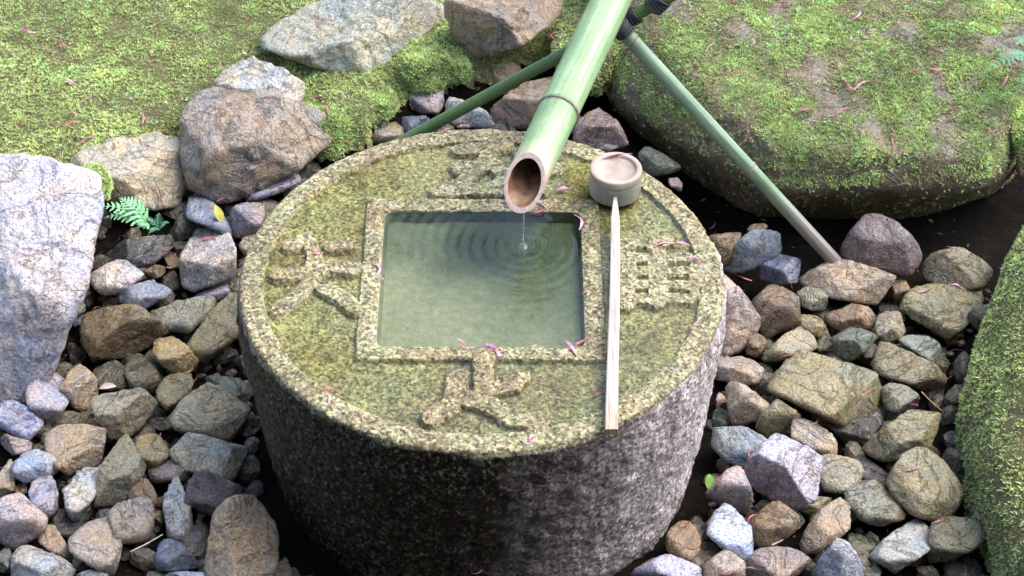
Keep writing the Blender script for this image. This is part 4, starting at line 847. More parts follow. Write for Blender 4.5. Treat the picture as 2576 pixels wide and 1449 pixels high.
 ('y',(787,39,33),(792,24,29),2.1,14,0,'short pink petal on the dark wet rock in the hollow'),
 ('x',(-933,22,56),(-913,39,52),2.0,17,0,'short pink petal on the blue-lavender rock at the left edge with a pink'),
 ('x',(-675,51,-7),(-644,55,5),3.3,1,0,'short pink petal on the thin green chip lying in the gap'),
 ('x',(-650,37,-9),(-639,2,-9),3.6,17,1,'pale pink petal on dark soil beside the thin green chip lying in the gap'),
 ('x',(-832,-181,-15),(-807,-210,10),4.9,-17,0,'pink petal on dark soil beside dark wet stone sunk between mauve and wrinkled, left one'),
 ('x',(-757,-185,-14),(-749,-191,-14),2.0,13,0,'pink petal on dark soil beside dark wet stone sunk between mauve and wrinkled, right one'),
 ('x',(-586,-103,-15),(-576,-117,25),5.0,-11,0,'pink petal on dark soil beside the small rough brown-grey rock right below the yellow-ochre rock'),
 ('x',(-625,-161,-9),(-619,-190,-12),2.1,21,1,'pale pink petal on dark soil beside the narrow ochre stone left of the narrow upright'),
 ('x',(-748,-319,-2),(-706,-358,31),5.0,-26,0,'long pink petal on the light grey stone at the bottom edge'),
 ('x',(-639,-273,-16),(-629,-270,-17),2.0,5,0,'pink petal on dark soil beside the narrow ochre stone left of the narrow upright'),
 ('x',(-714,20,79),(-706,24,77),2.0,17,0,'short pink petal on the flat topped beige-olive block with a grey front face'),
 ('x',(-686,-155,50),(-682,-153,52),2.0,3,0,'short brownish pink petal on the tall grey-olive rock with a smooth broad face'),
]
# ------------------------------------------------------------------ ground
BANK = [(-9, .62), (-1.22, .60), (-1.05, .63), (-.92, .66), (-.70, .78), (-.62, .92), (-.49, 1.0), (-.42, .93), (-.36, .80), (-.27, .80), (-.24, .95), (-.11, 1.02), (.16, 1.12), (.30, 1.2), (9, 1.2)]
def bank_edge(X): return np.interp(X, [p[0] for p in BANK], [p[1] for p in BANK])
def ground_z(X, Y):
    t = np.clip((Y - .25) / .5, 0, 1)
    rise = .10 * t * t * (3 - 2 * t) * (1 - sstep(.30, .5, X) * .9)
    d = Y - bank_edge(X)
    bank = sstep(-.10, .03, d) * .11 + .10 * np.clip(d, 0, 3)
    right = sstep(.92, 1.1, X) * .10 * (1 - sstep(.25, .5, Y))
    return -.015 + rise + bank + right

def sheet(xs, ys, zf):
    X, Y = np.meshgrid(xs, ys)
    Z = zf(X.ravel(), Y.ravel())
    V = np.stack([X.ravel(), Y.ravel(), Z], 1)
    nx, ny = len(xs), len(ys)
    i = np.arange(nx * ny).reshape(ny, nx)
    F_ = np.stack([i[:-1, :-1], i[:-1, 1:], i[1:, 1:], i[1:, :-1]], -1).reshape(-1, 4)
    return V, F_
def graded(lo, hi, step, far):
    core = np.arange(lo, hi + 1e-6, step)
    tail = np.geomspace(step * 2, far, 22)
    return np.concatenate([lo - tail[::-1], core, hi + tail])
gx, gy = graded(-1.5, 1.6, .012, 30), graded(-1.0, 1.7, .012, 30)
def gz(X, Y):
    n = fbm(np.stack([X * 7, Y * 7, X * 0], 1), 4)
    near = (np.abs(X) < 2.5) & (np.abs(Y) < 3)
    return ground_z(X, Y) + np.where(near, .012, .05) * n
V, Fq = sheet(gx, gy, gz)
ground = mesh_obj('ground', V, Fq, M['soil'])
tag(ground, kind='structure')

# moss lawn on the bank at the back left: bed and shoots in one mass
xs, ys = np.arange(-2.6, .30, .012), np.arange(.55, 2.6, .012)
def lz(X, Y):
    n = fbm(np.stack([X * 7, Y * 7, X * 0], 1), 4)
    return ground_z(X, Y) + .012 * n + .006 + .010 * fbm(np.stack([X * 22, Y * 22, X * 0 + 4], 1), 3)
V, Fq = sheet(xs, ys, lz)
keep = (V[Fq].mean(1)[:, 1] - bank_edge(V[Fq].mean(1)[:, 0])) > -.035 + .03 * pnoise(V[Fq].mean(1) * 30)
Fq = Fq[keep]
lawn = mesh_obj('moss_lawn', V, Fq, M['mossbed'])
tag(lawn, 'bright green moss lawn behind the stones at the upper left', 'moss', kind='stuff')
Tl = np.concatenate([Fq[:, [0, 1, 2]], Fq[:, [0, 2, 3]]])
inview = (V[Tl].mean(1)[:, 0] > -1.75) & (V[Tl].mean(1)[:, 1] < 1.75)
moss_tufts(V, Tl[inview], 520000, 11, .0060, -.5, -.9, 'moss_shoots', lawn, .12)

# ------------------------------------------------------------------ stone basin
RT = .446
def capsule(P, pts):
    d = np.full(len(P), 9.0)
    for (a, b) in zip(pts[:-1], pts[1:]):
        a, b = np.array(a) / 1000, np.array(b) / 1000
        ab = b - a; t = np.clip(((P - a) @ ab) / (ab @ ab), 0, 1)
        d = np.minimum(d, np.linalg.norm(P - a - t[:, None] * ab, axis=1))
    return d
def top_fields(P2):
    """signed distances (negative inside) of the raised areas of the basin top"""
    w = fbm(np.concatenate([P2 * 38, P2[:, :1] * 0 + 3], 1), 4) * .0042 - .001
    rr = np.linalg.norm(P2, axis=1)
    res = {'rim': .404 - rr + w * .8, 'square_frame': np.maximum(np.abs(P2[:, 0]), np.abs(P2[:, 1])) - .222 + w * .6}
    for k, ss in STROKES.items():
        d = np.full(len(P2), 9.0)
        for pts, rad in ss: d = np.minimum(d, capsule(P2, pts) - rad / 1000 - .0040)
        res[k] = d + w
    return res
NA = 820
th = np.linspace(0, 2 * math.pi, NA, endpoint=False)
ct, sn = np.cos(th), np.sin(th)
sq = 1 / np.maximum(np.abs(ct), np.abs(sn))
# soften the corners of the pool a little
sqs = (np.abs(ct) ** 26 + np.abs(sn) ** 26) ** (-1 / 26)
rings = []; kind = []
def ring(R_, z, k): rings.append(np.stack([R_ * ct, R_ * sn, np.broadcast_to(z, NA)], 1)); kind.append(k)
for t in np.linspace(0.0004, 1, 26): ring(.181 * sqs * t, .424, 'pool')
for t in np.linspace(.06, 1, 14): ring((.181 + .006 * t) * sqs, .424 + .022 * t, 'pool')
NTOP = 190
for t in np.linspace(0.004, 1, NTOP):
    ring((1 - t) * .188 * sqs + t * (RT - .008), .45, 'top')
CH = np.clip(fbm(np.stack([ct * 9, sn * 9, ct * 0], 1), 4) - .28, 0, 1) * .022 + .003 * fbm(np.stack([ct * 2.2, sn * 2.2, ct * 0 + 7], 1), 2)
for a in np.linspace(.15, 1, 7): ring(RT - .008 + .008 * math.sin(a * math.pi / 2) - CH * a, .45 - .008 * (1 - math.cos(a * math.pi / 2)), 'edge')
for z in np.linspace(.436, -.04, 120):
    t = (.45 - z) / .49
    ring(RT + .006 * math.sin(min(t * 2.4, 1) * math.pi) - .040 * t ** 2.2 - CH * math.exp(-t * 14), z, 'side')
V = np.concatenate(rings); kd = np.repeat(np.array(kind), NA)
istop = (kd == 'top') | (kd == 'edge')
P2 = V[istop][:, :2]
F_ = top_fields(P2)
names = list(F_)
D_ = np.stack([F_[n] for n in names], 1)
dmin = D_.min(1)
mask = 1 - sstep(-.0014, .0030, dmin)
tilt = -.0035 * P2[:, 0] / RT + .001 * P2[:, 1] / RT
rough_ = fbm(np.concatenate([P2 * 150, P2[:, :1] * 0], 1), 3) * .0018 + fbm(np.concatenate([P2 * 42, P2[:, :1] * 0 + 9], 1), 3) * .0034
bulge = -.0004 * sstep(-.012, 0, dmin)
inchar = (D_[:, 2:].min(1) < 0) * .0024
z_top = .4502 + inchar + tilt + rough_ + bulge * mask - (1 - mask) * (.0105 - .004 * fbm(np.concatenate([P2 * 20, P2[:, :1] * 0], 1), 2))
isedge = kd[istop] == 'edge'
V[istop, 2] += np.where(isedge, rough_ + tilt, z_top - .45)
lip_near = np.exp(-((np.maximum(np.abs(P2[:, 0]), np.abs(P2[:, 1])) - .187) / .006) ** 2)
V[istop, 2] -= .003 * lip_near * ~isedge
alg = np.zeros(len(V)); alg[istop] = np.where(isedge, 0, np.clip(1 - mask + 1.3 * np.clip(fbm(np.concatenate([P2 * 11, P2[:, :1] * 0 + 2], 1), 4), 0, .6) * sstep(.43, .39, np.linalg.norm(P2, axis=1)), 0, 1))
ps = kd == 'side'
S_ = V[ps]
ang = np.arctan2(S_[:, 1], S_[:, 0])
nrm = np.stack([np.cos(ang), np.sin(ang), 0 * ang], 1)
fd = fbm(S_ * 34, 4) * .0055 + fbm(S_ * 110, 3) * .0030 + fbm(S_ * 6 + 5, 2) * .009
S_ = S_ + nrm * fd[:, None]; V[ps] = S_
# wet part of the side: left and front, where the basin overflows
deg = np.degrees(ang) % 360
streak = fbm(np.stack([deg * .16, S_[:, 2] * 3, deg * 0], 1), 4)
wet_s = sstep(135, 165, deg + 18 * streak) * (1 - sstep(262, 330, deg + 16 * streak + 16 * fbm(S_ * 22, 3) + (S_[:, 2] - .25) * -30))
wet = np.zeros(len(V)); wet[ps] = wet_s
sidef = np.zeros(len(V)); sidef[ps] = sstep(.444, .432, S_[:, 2] - .012 * fbm(S_ * 24 + 3, 3) + .0) 
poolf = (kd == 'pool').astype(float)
# mound the pool floor a little
ip = (kd == 'pool') & (V[:, 2] < .426)
V[ip, 2] += .004 * fbm(V[ip] * 18, 3)
nr = len(rings)
i = np.arange(nr * NA).reshape(nr, NA)
Fb = np.stack([i[:-1], np.roll(i, -1, 1)[:-1], np.roll(i, -1, 1)[1:], i[1:]], -1)[..., ::-1]
frow = np.array(kind[1:])
Fb = Fb.reshape(-1, 4)
# vertex normals of the whole block, kept by every part so that seams do not show
e1 = V[Fb[:, 2]] - V[Fb[:, 0]]; e2 = V[Fb[:, 3]] - V[Fb[:, 1]]; fn = np.cross(e1, e2)
vn = np.zeros_like(V)
for k in range(4): np.add.at(vn, Fb[:, k], fn)
vn /= np.linalg.norm(vn, axis=1)[:, None] + 1e-12
cen = V[Fb].mean(1)
owner = np.full(len(Fb), 'stone_body', dtype=object)
tf = np.repeat(frow == 'top', NA)
Ff = top_fields(cen[tf][:, :2])
best = np.stack([Ff[n] for n in names], 1)
own = np.array(names, dtype=object)[best.argmin(1)]
own[best.min(1) > .0035] = 'stone_body'
owner[tf] = own
owner[np.repeat(frow == 'edge', NA)] = 'rim'
basin = empty('stone_basin', (0, 0, 0))
tag(basin, 'round stone water basin with a square pool and raised characters on top', 'water basin')
PARTNAME = {'arrow': 'carved_character', 'five': 'carved_character', 'bird': 'carved_character', 'foot': 'carved_character'}
PARTLABEL = {'arrow': 'raised character left of the square pool', 'five': 'raised character behind the square pool, under the spout',
 'bird': 'raised character right of the square pool, beside the ladle handle', 'foot': 'raised character in front of the square pool',
 'stone_body': 'rough granite body, wet and black at the front', 'rim': 'raised outer rim', 'square_frame': 'raised square frame around the pool'}
for part in ['stone_body'] + names:
    sel = Fb[owner == part]
    uniq, inv = np.unique(sel.ravel(), return_inverse=True)
    o = mesh_obj(PARTNAME.get(part, part), V[uniq], inv.reshape(-1, 4), M['granite'], basin)
    o.data.normals_split_custom_set_from_vertices([tuple(n) for n in vn[uniq]])
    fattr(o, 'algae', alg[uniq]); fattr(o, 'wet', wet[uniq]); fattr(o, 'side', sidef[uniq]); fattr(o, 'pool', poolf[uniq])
    o['label'] = PARTLABEL[part]

# water: one still sheet over pool and recesses, rippled round the falling drops
DROP = np.array([.0765, .0880])
g = np.linspace(-.413, .413, 300)
V, Fq = sheet(g, g, lambda X, Y: X * 0)
rr = np.hypot(V[:, 0], V[:, 1])
dr = np.hypot(V[:, 0] - DROP[0], V[:, 1] - DROP[1])
inp = 1 - sstep(.180, .190, np.maximum(np.abs(V[:, 0]), np.abs(V[:, 1])))
V[:, 2] = .4456 + inp * (.00062 * (.75 + .6 * fbm(np.concatenate([V[:, :2] * 9, V[:, :1] * 0 + 1], 1), 2)) * np.cos(dr * 2 * math.pi / .023 + 1.5 * fbm(np.concatenate([V[:, :2] * 12, V[:, :1] * 0], 1), 2)) * np.exp(-dr / .26) * sstep(.004, .02, dr) + .0022 * np.exp(-(dr / .006) ** 2))
V[:, 2] += .0003 * fbm(np.concatenate([V[:, :2] * 30, V[:, :1] * 0], 1), 2)
Fq = Fq[(rr[Fq] < .412).all(1)]
water = mesh_obj('water', V, Fq, M['water'])
tag(water, kind='structure')

# ------------------------------------------------------------------ tubes
def frame_of(d):
    d = np.asarray(d, float); d = d / np.linalg.norm(d)
    s = np.cross(d, (0, 0, 1)); s /= np.linalg.norm(s)
    return d, s, np.cross(s, d)
def tube(prof, n=40, cut=None):
    """surface of revolution about local X; prof = [(x, r)], cut(angle) shifts the first ring"""
    a = np.linspace(0, 2 * math.pi, n, endpoint=False)
    rows = []
    for k, (x, r_) in enumerate(prof):
        xs_ = np.full(n, x)
        if cut is not None: xs_ = xs_ + cut(a, r_) * max(0, 1 - k * 0 - max(0, x) / .09)
        rows.append(np.stack([xs_, r_ * np.cos(a), r_ * np.sin(a)], 1))
    V = np.concatenate(rows); m = len(prof)
    i = np.arange(m * n).reshape(m, n)
    F = np.stack([i[:-1], np.roll(i, -1, 1)[:-1], np.roll(i, -1, 1)[1:], i[1:]], -1).reshape(-1, 4)
    return V, F
def place(o, p, d):
    d, s, u = frame_of(d)
    o.matrix_world = Matrix(((d[0], s[0], u[0], p[0]), (d[1], s[1], u[1], p[1]), (d[2], s[2], u[2], p[2]), (0, 0, 0, 1)))
def node_profile(x0, x1, r, nodes, step=.02, taper=0.0):
    xs_ = sorted(set(list(np.arange(x0, x1, step)) + [x1] + [n + e for n in nodes for e in (-.014, -.009, -.006, -.0035, -.0015, .0, .0018, .004, .008, .014)]))
    out = []
    for x in xs_:
        rr_ = r * (1 + taper * (x - x0))
        for n in nodes:
            q = x - n
            rr_ += r * .055 * math.exp(-((q + .0035) / .0022) ** 2) - r * .05 * math.exp(-((q - .001) / .0016) ** 2) + r * .045 * math.exp(-((q - .005) / .003) ** 2)
        out.append((x, rr_))
    return out

# spout: large green bamboo, lower lip drawn forward
SP0 = np.array([.079, .0905, .597]); SPD = np.array([.336, 1, .09])
spout = empty('bamboo_spout', SP0)
tag(spout, 'thick green bamboo spout pouring into the pool', 'water spout')
R0 = .0375
cut = lambda a, r_: .040 * np.sin(a) / .037 * r_ * 1.05     # lower lip (sin<0) sits forward
NODE = .205
prof = node_profile(0.0, 1.5, R0, [NODE, .80, 1.32], .02, .10)
V, F4 = tube(prof, 56, cut)
culm = mesh_obj('culm', V, F4, M['bamboo'])
fade = np.clip(1.05 - V[:, 0] / .085 - .25 * fbm(V * np.array([20, 90, 90]), 2), 0, 1)
fattr(culm, 'fade', fade)
RI = .0305
profi = [(0.0, RI)] + [(x, RI) for x in np.linspace(.01, .19, 14)] + [(.195, .001)]
Vi, Fi = tube(profi, 56, cut)
bore = mesh_obj('bore', Vi, Fi[:, ::-1], M['bore'])
# cut face between outer and inner wall
n = 56
Vr = np.concatenate([V[:n], V[:n] * .5 + Vi[:n] * .5 + np.array([-.0006, 0, 0]), Vi[:n]])
ir = np.arange(3 * n).reshape(3, n)
Fr = np.stack([ir[:-1], ir[1:], np.roll(ir, -1, 1)[1:], np.roll(ir, -1, 1)[:-1]], -1).reshape(-1, 4)
lipo = mesh_obj('cut_lip', Vr, Fr, M['straw'])
nodev, nodef = tube([(NODE - .0052, R0 * 1.02), (NODE - .0042, R0 * 1.13), (NODE - .0022, R0 * 1.135), (NODE - .0008, R0 * 1.02)], 56)
node = mesh_obj('node_ring', nodev, nodef, M['node'])
for o in (culm, bore, lipo, node):
    place(o, (0, 0, 0), SPD); mw = o.matrix_world.copy(); o.parent = spout; o.matrix_local = mw
# falling thread of water
a = np.linspace(0, 2 * math.pi, 10, endpoint=False)
zz = np.linspace(.5625, .4455, 14); rad = .0022 - .0010 * (zz < .55) + .0004 * np.sin(zz * 180) * (zz < .52)
rows = [np.stack([.0785 - (.5625 - z) * .017 + r_ * np.cos(a), .0815 + r_ * np.sin(a) + .0065 * min(1, (.5625 - z) / .03), np.full(10, z)], 1) for z, r_ in zip(zz, rad)]
V = np.concatenate(rows); i = np.arange(140).reshape(14, 10)
F4 = np.stack([i[:-1], np.roll(i, -1, 1)[:-1], np.roll(i, -1, 1)[1:], i[1:]], -1).reshape(-1, 4)
s_ = NT('falling_water'); s_.col((.85, .9, .95)); s_.b.inputs['Roughness'].default_value = .05; s_.b.inputs['Transmission Weight'].default_value = .9; s_.b.inputs['IOR'].default_value = 1.33
M['stream'] = s_.m
stream = mesh_obj('water_stream', V, F4, M['stream'])
tag(stream, 'thin thread of water falling from the spout into the pool', 'water stream')
sv, sf = tube([(0, .010), (.0015, .0075), (.004, .0042), (.011, .0018), (.016, .0003)], 14)
spl = mesh_obj('splash', sv[:, [1, 2, 0]] + np.array([DROP[0], DROP[1], .4442]), sf, M['stream'], stream)

# crossed bamboo legs
support = empty('bamboo_support', (.285, .59, .10))
tag(support, 'pair of crossed thin bamboo poles tied with black cord under the spout', 'bamboo support')
bpy.context.view_layer.update()
def pole(p0, p1, r, nodes, mat, fadeend=None):
    p0, p1 = np.array(p0), np.array(p1); L = np.linalg.norm(p1 - p0)
    pr = node_profile(0, L, r, nodes, .03)
    pr = [(0, .0005)] + pr + [(L, .0005)]
    V, F4 = tube(pr, 28)
    o = mesh_obj('leg', V, F4, mat)
    fattr(o, 'fade', np.zeros(len(V)) if fadeend is None else sstep(fadeend[0], fadeend[1], V[:, 0]) * .8)
    place(o, p0, p1 - p0)
    mw = o.matrix_world.copy(); o.parent = support; o.matrix_local = Matrix.Translation(-support.location) @ mw
    for nd in nodes:
        v, f = tube([(nd - .0050, r * 1.03), (nd - .0038, r * 1.13), (nd - .0016, r * 1.13), (nd - .0006, r * 1.02)], 28)
        q = mesh_obj('node_ring', v, f, M['node'], o)
    return o
rl0, rl1 = np.array([.286, .585, .582]), np.array([.757, .455, .07])
rd = (rl1 - rl0) / np.linalg.norm(rl1 - rl0)
top_r = rl0 - rd * .17
leg_r = pole(top_r, rl1 + rd * .05, .0150, [.17 + .02, .17 + .40], M['bamboo_leg'], (.17 + .44, .17 + .60)); leg_r['label'] = 'pale blue-green right leg with brownish foot'
ll0, ll1 = np.array([.1797, .612, .525]), np.array([-.135, .60, .323])
ld = (ll1 - ll0) / np.linalg.norm(ll1 - ll0)
leg_l = pole(ll0 - ld * .28, ll1 + ld * .33, .0128, [.75], M['bamboo_dark']); leg_l['label'] = 'dark green left leg running behind the basin'
def cord(center, d, r, turns, pitch=.0045):
    V, F_all = [], []
    o_ = 0
    for k in range(turns):
        A = np.linspace(0, 2 * math.pi, 30, endpoint=False); b_ = np.linspace(0, 2 * math.pi, 8, endpoint=False)
        rw = []
        for q in b_:
            rw.append(np.stack([(k - turns / 2) * pitch + .0026 * np.sin(q) + .0015 * np.sin(A + k), (r + .0026 * np.cos(q) + .001 * np.sin(3 * A + k)) * np.cos(A), (r + .0026 * np.cos(q)) * np.sin(A)], 1))
        v = np.concatenate(rw); i = np.arange(240).reshape(8, 30)
        f = np.stack([i, np.roll(i, -1, 1), np.roll(np.roll(i, -1, 1), -1, 0), np.roll(i, -1, 0)], -1).reshape(-1, 4)
        V.append(v); F_all.append(f + o_); o_ += 240
    o = mesh_obj('lashing', np.concatenate(V), np.concatenate(F_all), M['cord'])
    place(o, center, d); mw = o.matrix_world.copy(); o.parent = support; o.matrix_local = Matrix.Translation(-support.location) @ mw
    return o
cord(rl0 - rd * .012, rd, .0185, 7)
cord(rl0 - rd * .055, rd * .5 - ld * .5, .026, 6)
cord(ll0 - ld * .135, ld, .017, 8)
cord(top_r + rd * .03, rd, .0185, 9)
cord(ll0 - ld * .20, ld + rd * .3, .020, 7)

# ------------------------------------------------------------------ ladle
ladle = empty('bamboo_ladle', (.2555, .245, .452))
tag(ladle, 'bamboo ladle lying upside down across the basin, its long handle towards the viewer', 'ladle')
CR = .0500
def lathe(prof, n=64):
    a = np.linspace(0, 2 * math.pi, n, endpoint=False)
    V = np.concatenate([np.stack([r_ * np.cos(a), r_ * np.sin(a), np.full(n, z)], 1) for r_, z in prof])
    i = np.arange(len(prof) * n).reshape(-1, n)
    return V, np.stack([i[:-1], np.roll(i, -1, 1)[:-1], np.roll(i, -1, 1)[1:], i[1:]], -1).reshape(-1, 4)
v, f = lathe([(.045, .000), (CR - .001, .0), (CR, .0015), (CR, .036), (CR - .0006, .0385), (CR - .0012, .040), (CR - .0012, .042)])
cup = mesh_obj('cup', v[:, [2, 0, 1]], f, M['cup'], ladle); cup.rotation_euler = (0, -math.pi / 2, math.pi / 2)
fattr(cup, 'fade', np.clip(.1 + .8 * sstep(.0, .04, v[:, 0] * .5 + .0 + fbm(v * 30, 2) * .02), 0, 1))
v, f = lathe([(CR - .0014, .0412), (CR + .0004, .0420), (CR + .0006, .044), (CR + .0006, .0545), (CR - .0006, .0565), (CR - .0020, .0572), (CR - .0095, .0574), (CR - .0105, .0566), (CR - .0112, .0528), (CR - .013, .0516), (.015, .0508), (.0005, .0510)])
cr = mesh_obj('cup_base', v, f, M['cupbase'], ladle); cr['label'] = 'pale ring shaped base of the upturned cup'
# handle: square stick, thin at the cup, thick at the free end, rounded edges
A_, B_ = np.array([.2535, .205, .474]) - np.array([.2555, .245, .452]), np.array([.2266, -.412, .4615]) - np.array([.2555, .245, .452])
prof_n = 12; rows = []
L_ = 26
for k in range(L_ + 1):
    t = k / L_
    c = A_ * (1 - t) + B_ * t; w = (.0022 + .0058 * min(1, t / .12) + .0030 * t); hh = .0035 + .0030 * t
    c = c + np.array([.0016 * math.sin(t * 5), 0, .0012 * math.sin(t * 3)])
    sec = [(-1, -.8), (-.8, -1), (.8, -1), (1, -.8), (1, .8), (.8, 1), (-.8, 1), (-1, .8)]
    rows.append([(c[0] + w * x, c[1], c[2] + hh * z) for x, z in sec])
v = np.array(rows).reshape(-1, 3); i = np.arange((L_ + 1) * 8).reshape(-1, 8)
f = [tuple(q) for q in np.stack([i[:-1], i[1:], np.roll(i, -1, 1)[1:], np.roll(i, -1, 1)[:-1]], -1).reshape(-1, 4)] + [tuple(i[0]), tuple(i[-1][::-1])]
s_ = NT('ladle_stick')
co = s_.n('ShaderNodeTexCoord').outputs['Object']
mp = s_.n('ShaderNodeMapping'); mp.inputs['Scale'].default_value = (240, 9, 240); s_.l(co, mp.inputs[0])
nn = s_.noise(mp.outputs[0], 1, 5, .6)
sp = s_.n('ShaderNodeSeparateXYZ'); s_.l(co, sp.inputs[0])
endw = s_.math('ADD', sp.outputs[1], s_.math('MULTIPLY', s_.noise(co, 60, 4, .6), .12))
worn = s_.ramp(s_.math('ADD', endw, 1.0), [(.40, g3(1)), (.47, g3(0))])
c = s_.mix(worn, s_.ramp(nn, [(.3, (.20, .15, .12)), (.5, (.36, .305, .275)), (.7, (.47, .42, .395))]), s_.ramp(nn, [(.35, (.17, .10, .06)), (.6, (.46, .34, .23))]))
s_.col(c); s_.b.inputs['Roughness'].default_value = .5
h = mesh_obj('handle', v, f, s_.m, ladle, smooth=False); h['label'] = 'long pale wooden handle with a worn brown end'

# ------------------------------------------------------------------ rocks
for k, (label, colk, loc, outline, ridge, rx, soft) in enumerate(ROCKS):
    pl, size, off = broken_stone_planes(outline, ridge, rx, 1000 + k, .65, 3 if soft else 2, 1.13, .65 if soft else .14, not soft)
    V, T = stone_mesh(pl, size, 2000 + k, 4 if size < .12 else 5, 26 if soft else 110, .85)
    V = V + off
    o = mesh_obj('rock', V, T, M['rock'], loc=loc)
    tag(o, label, 'rock', 'loose rocks around the basin')
    r_ = np.random.default_rng(3000 + k)
    c = np.array(ROCKCOL[colk]) * np.array([.80, .835, .885]) * r_.uniform(.8, 1.15)
    o.color = (*c, .25 + .5 * (colk in ('olive', 'yolive', 'golive', 'ggreen', 'dgreen', 'dolive')))

# boulders, moss mound and cushions
for k, (name, label, cat, colk, loc, outline, ridge, rx, opt) in enumerate(BOULDERS):
    pl, size, off = broken_stone_planes(outline, ridge, rx, 5000 + k, opt.get('thick', .65), 4, opt.get('grow', 1.10), opt.get('lean', .15))
    mossy = opt.get('moss', 0)
    if name == 'moss_mound':
        pl, size, off = hull_planes(np.array(MOUND_HULL) - loc), .25, np.zeros(3)
    V, T = stone_mesh(pl, size, 6000 + k, (6 if size > .30 else 5), (opt.get('power', 60)) if not mossy else 12, opt.get('crag', 1.0) * (1.7 if mossy else 1))
    if not mossy: V = V + V / np.linalg.norm(V, axis=1)[:, None] * (.008 * (np.abs(fbm(V * 13 + k, 4)) - .25) + .0045 * fbm(V * np.array([60, 60, 22]) + k, 3))[:, None]
    if mossy: V = V * (1 + .09 * fbm(V * 7 + k, 3) + .05 * (1 - 2 * np.abs(fbm(V * 4 + k * 2, 3))))[:, None]
    V = V + off
    o = mesh_obj(name, V, T, M['mossbed'] if mossy else M['rock'], loc=loc)
    tag(o, label, cat)
    o.color = (*ROCKCOL[colk], .5)
    if mossy: moss_tufts(V, T, int(mossy * 2.0), 70 + k, .0058 * opt.get('mlen', 1.0), -.75, -.9 if opt.get('mlen') else .05, 'moss_shoots', o, -.05 if opt.get('mlen') else .1)

hull = np.array(MOSSY_HULL); c0 = hull.mean(0).round(3)
V, T = stone_mesh(hull_planes(hull - c0), .22, 811, 6, 40, 1.0)
V = V + np.array([0, -.25, 1.0]) * (.030 * fbm(V * 4.2 + 3, 4) - .028 * np.clip(.35 - np.abs(fbm(V * 2.6 + 8, 3)), 0, 1))[:, None]
big = mesh_obj('mossy_boulder', V, T, M['rock'], loc=tuple(c0))
big.color = (*ROCKCOL['mossrock'], .9)
tag(big, 'huge moss covered boulder overhanging the dark hollow behind the right bamboo leg', 'boulder')
moss_tufts(V, T, 400000, 812, .0054, .0, .08, 'moss_shoots', big, -.20, .26)

# ------------------------------------------------------------------ dark gravel filling the gaps between the rocks
r_ = np.random.default_rng(99)
IV, IT = ICO[4][0], ICO[4][1]
bm_ = bmesh.new(); bmesh.ops.create_icosphere(bm_, subdivisions=2, radius=1); bm_.verts.ensure_lookup_table()
iv = np.array([v.co[:] for v in bm_.verts]); it = np.array([[v.index for v in f.verts] for f in bm_.faces]); bm_.free()
VV, TT, CC = [], [], []
off = 0
while len(VV) < 2000:
    x, y = r_.uniform(-1.15, 1.15), r_.uniform(-.75, .95)
    if math.hypot(x, y) < .455 or y > bank_edge(x) - .06 or (x > .3 and y > .42): continue
    sz = .007 + .026 * r_.random() ** 1.5
    v = iv * (1 + .5 * fbm(iv * 1.4 + r_.uniform(0, 99, 3), 2))[:, None] * sz * r_.uniform(.55, 1.3, 3)
    a_ = r_.uniform(0, 6.28); v = v @ np.array([[math.cos(a_), math.sin(a_), 0], [-math.sin(a_), math.cos(a_), 0], [0, 0, 1]])
    z = ground_z(np.array([x]), np.array([y]))[0]
    VV.append(v + (x, y, z + sz * .4)); TT.append(it + off); off += len(iv)
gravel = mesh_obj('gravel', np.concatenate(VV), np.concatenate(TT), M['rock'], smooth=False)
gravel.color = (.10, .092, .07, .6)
tag(gravel, 'dark wet grit in the gaps between the rocks', 'gravel', kind='stuff')

# bits of litter on moss and soil
VV = []; CC = []
n_ = 1500
for k in range(n_):
    lawn_ = k < 500
    x, y = (r_.uniform(-1.4, .1), r_.uniform(.62, 1.5)) if lawn_ else (r_.uniform(-1.1, 1.1), r_.uniform(-.75, .8))
    if lawn_ and y < bank_edge(x) + .01: continue
    if not lawn_ and math.hypot(x, y) < .46: continue
    z = ground_z(np.array([x]), np.array([y]))[0] + (.016 if lawn_ else .012)
    L = r_.uniform(.002, .006) if lawn_ else r_.uniform(.003, .010); w = L * r_.uniform(.25, .6); a_ = r_.uniform(0, 6.28); t_ = r_.uniform(-.4, .4)
    d = np.array([math.cos(a_), math.sin(a_), t_]); q = np.array([-math.sin(a_), math.cos(a_), r_.uniform(-.4, .4)])
    p = np.array([x, y, z]); VV += [p - d * L, p - q * w, p + d * L, p + q * w]
    CC += [np.array([(.55, .48, .38), (.30, .18, .09), (.42, .20, .18), (.60, .58, .52)][r_.integers(0, 4)] if lawn_ else [(.10, .06, .03), (.20, .12, .06), (.14, .10, .05), (.25, .07, .09)][r_.integers(0, 4)]) * r_.uniform(.6, 1.1)] * 4
litter = mesh_obj('leaf_litter', np.array(VV), np.arange(len(VV)).reshape(-1, 4), M['moss'], smooth=False)
cattr(litter, 'tint', np.array(CC))
tag(litter, 'brown and whitish crumbs of plant litter on moss and soil', 'litter', kind='stuff')

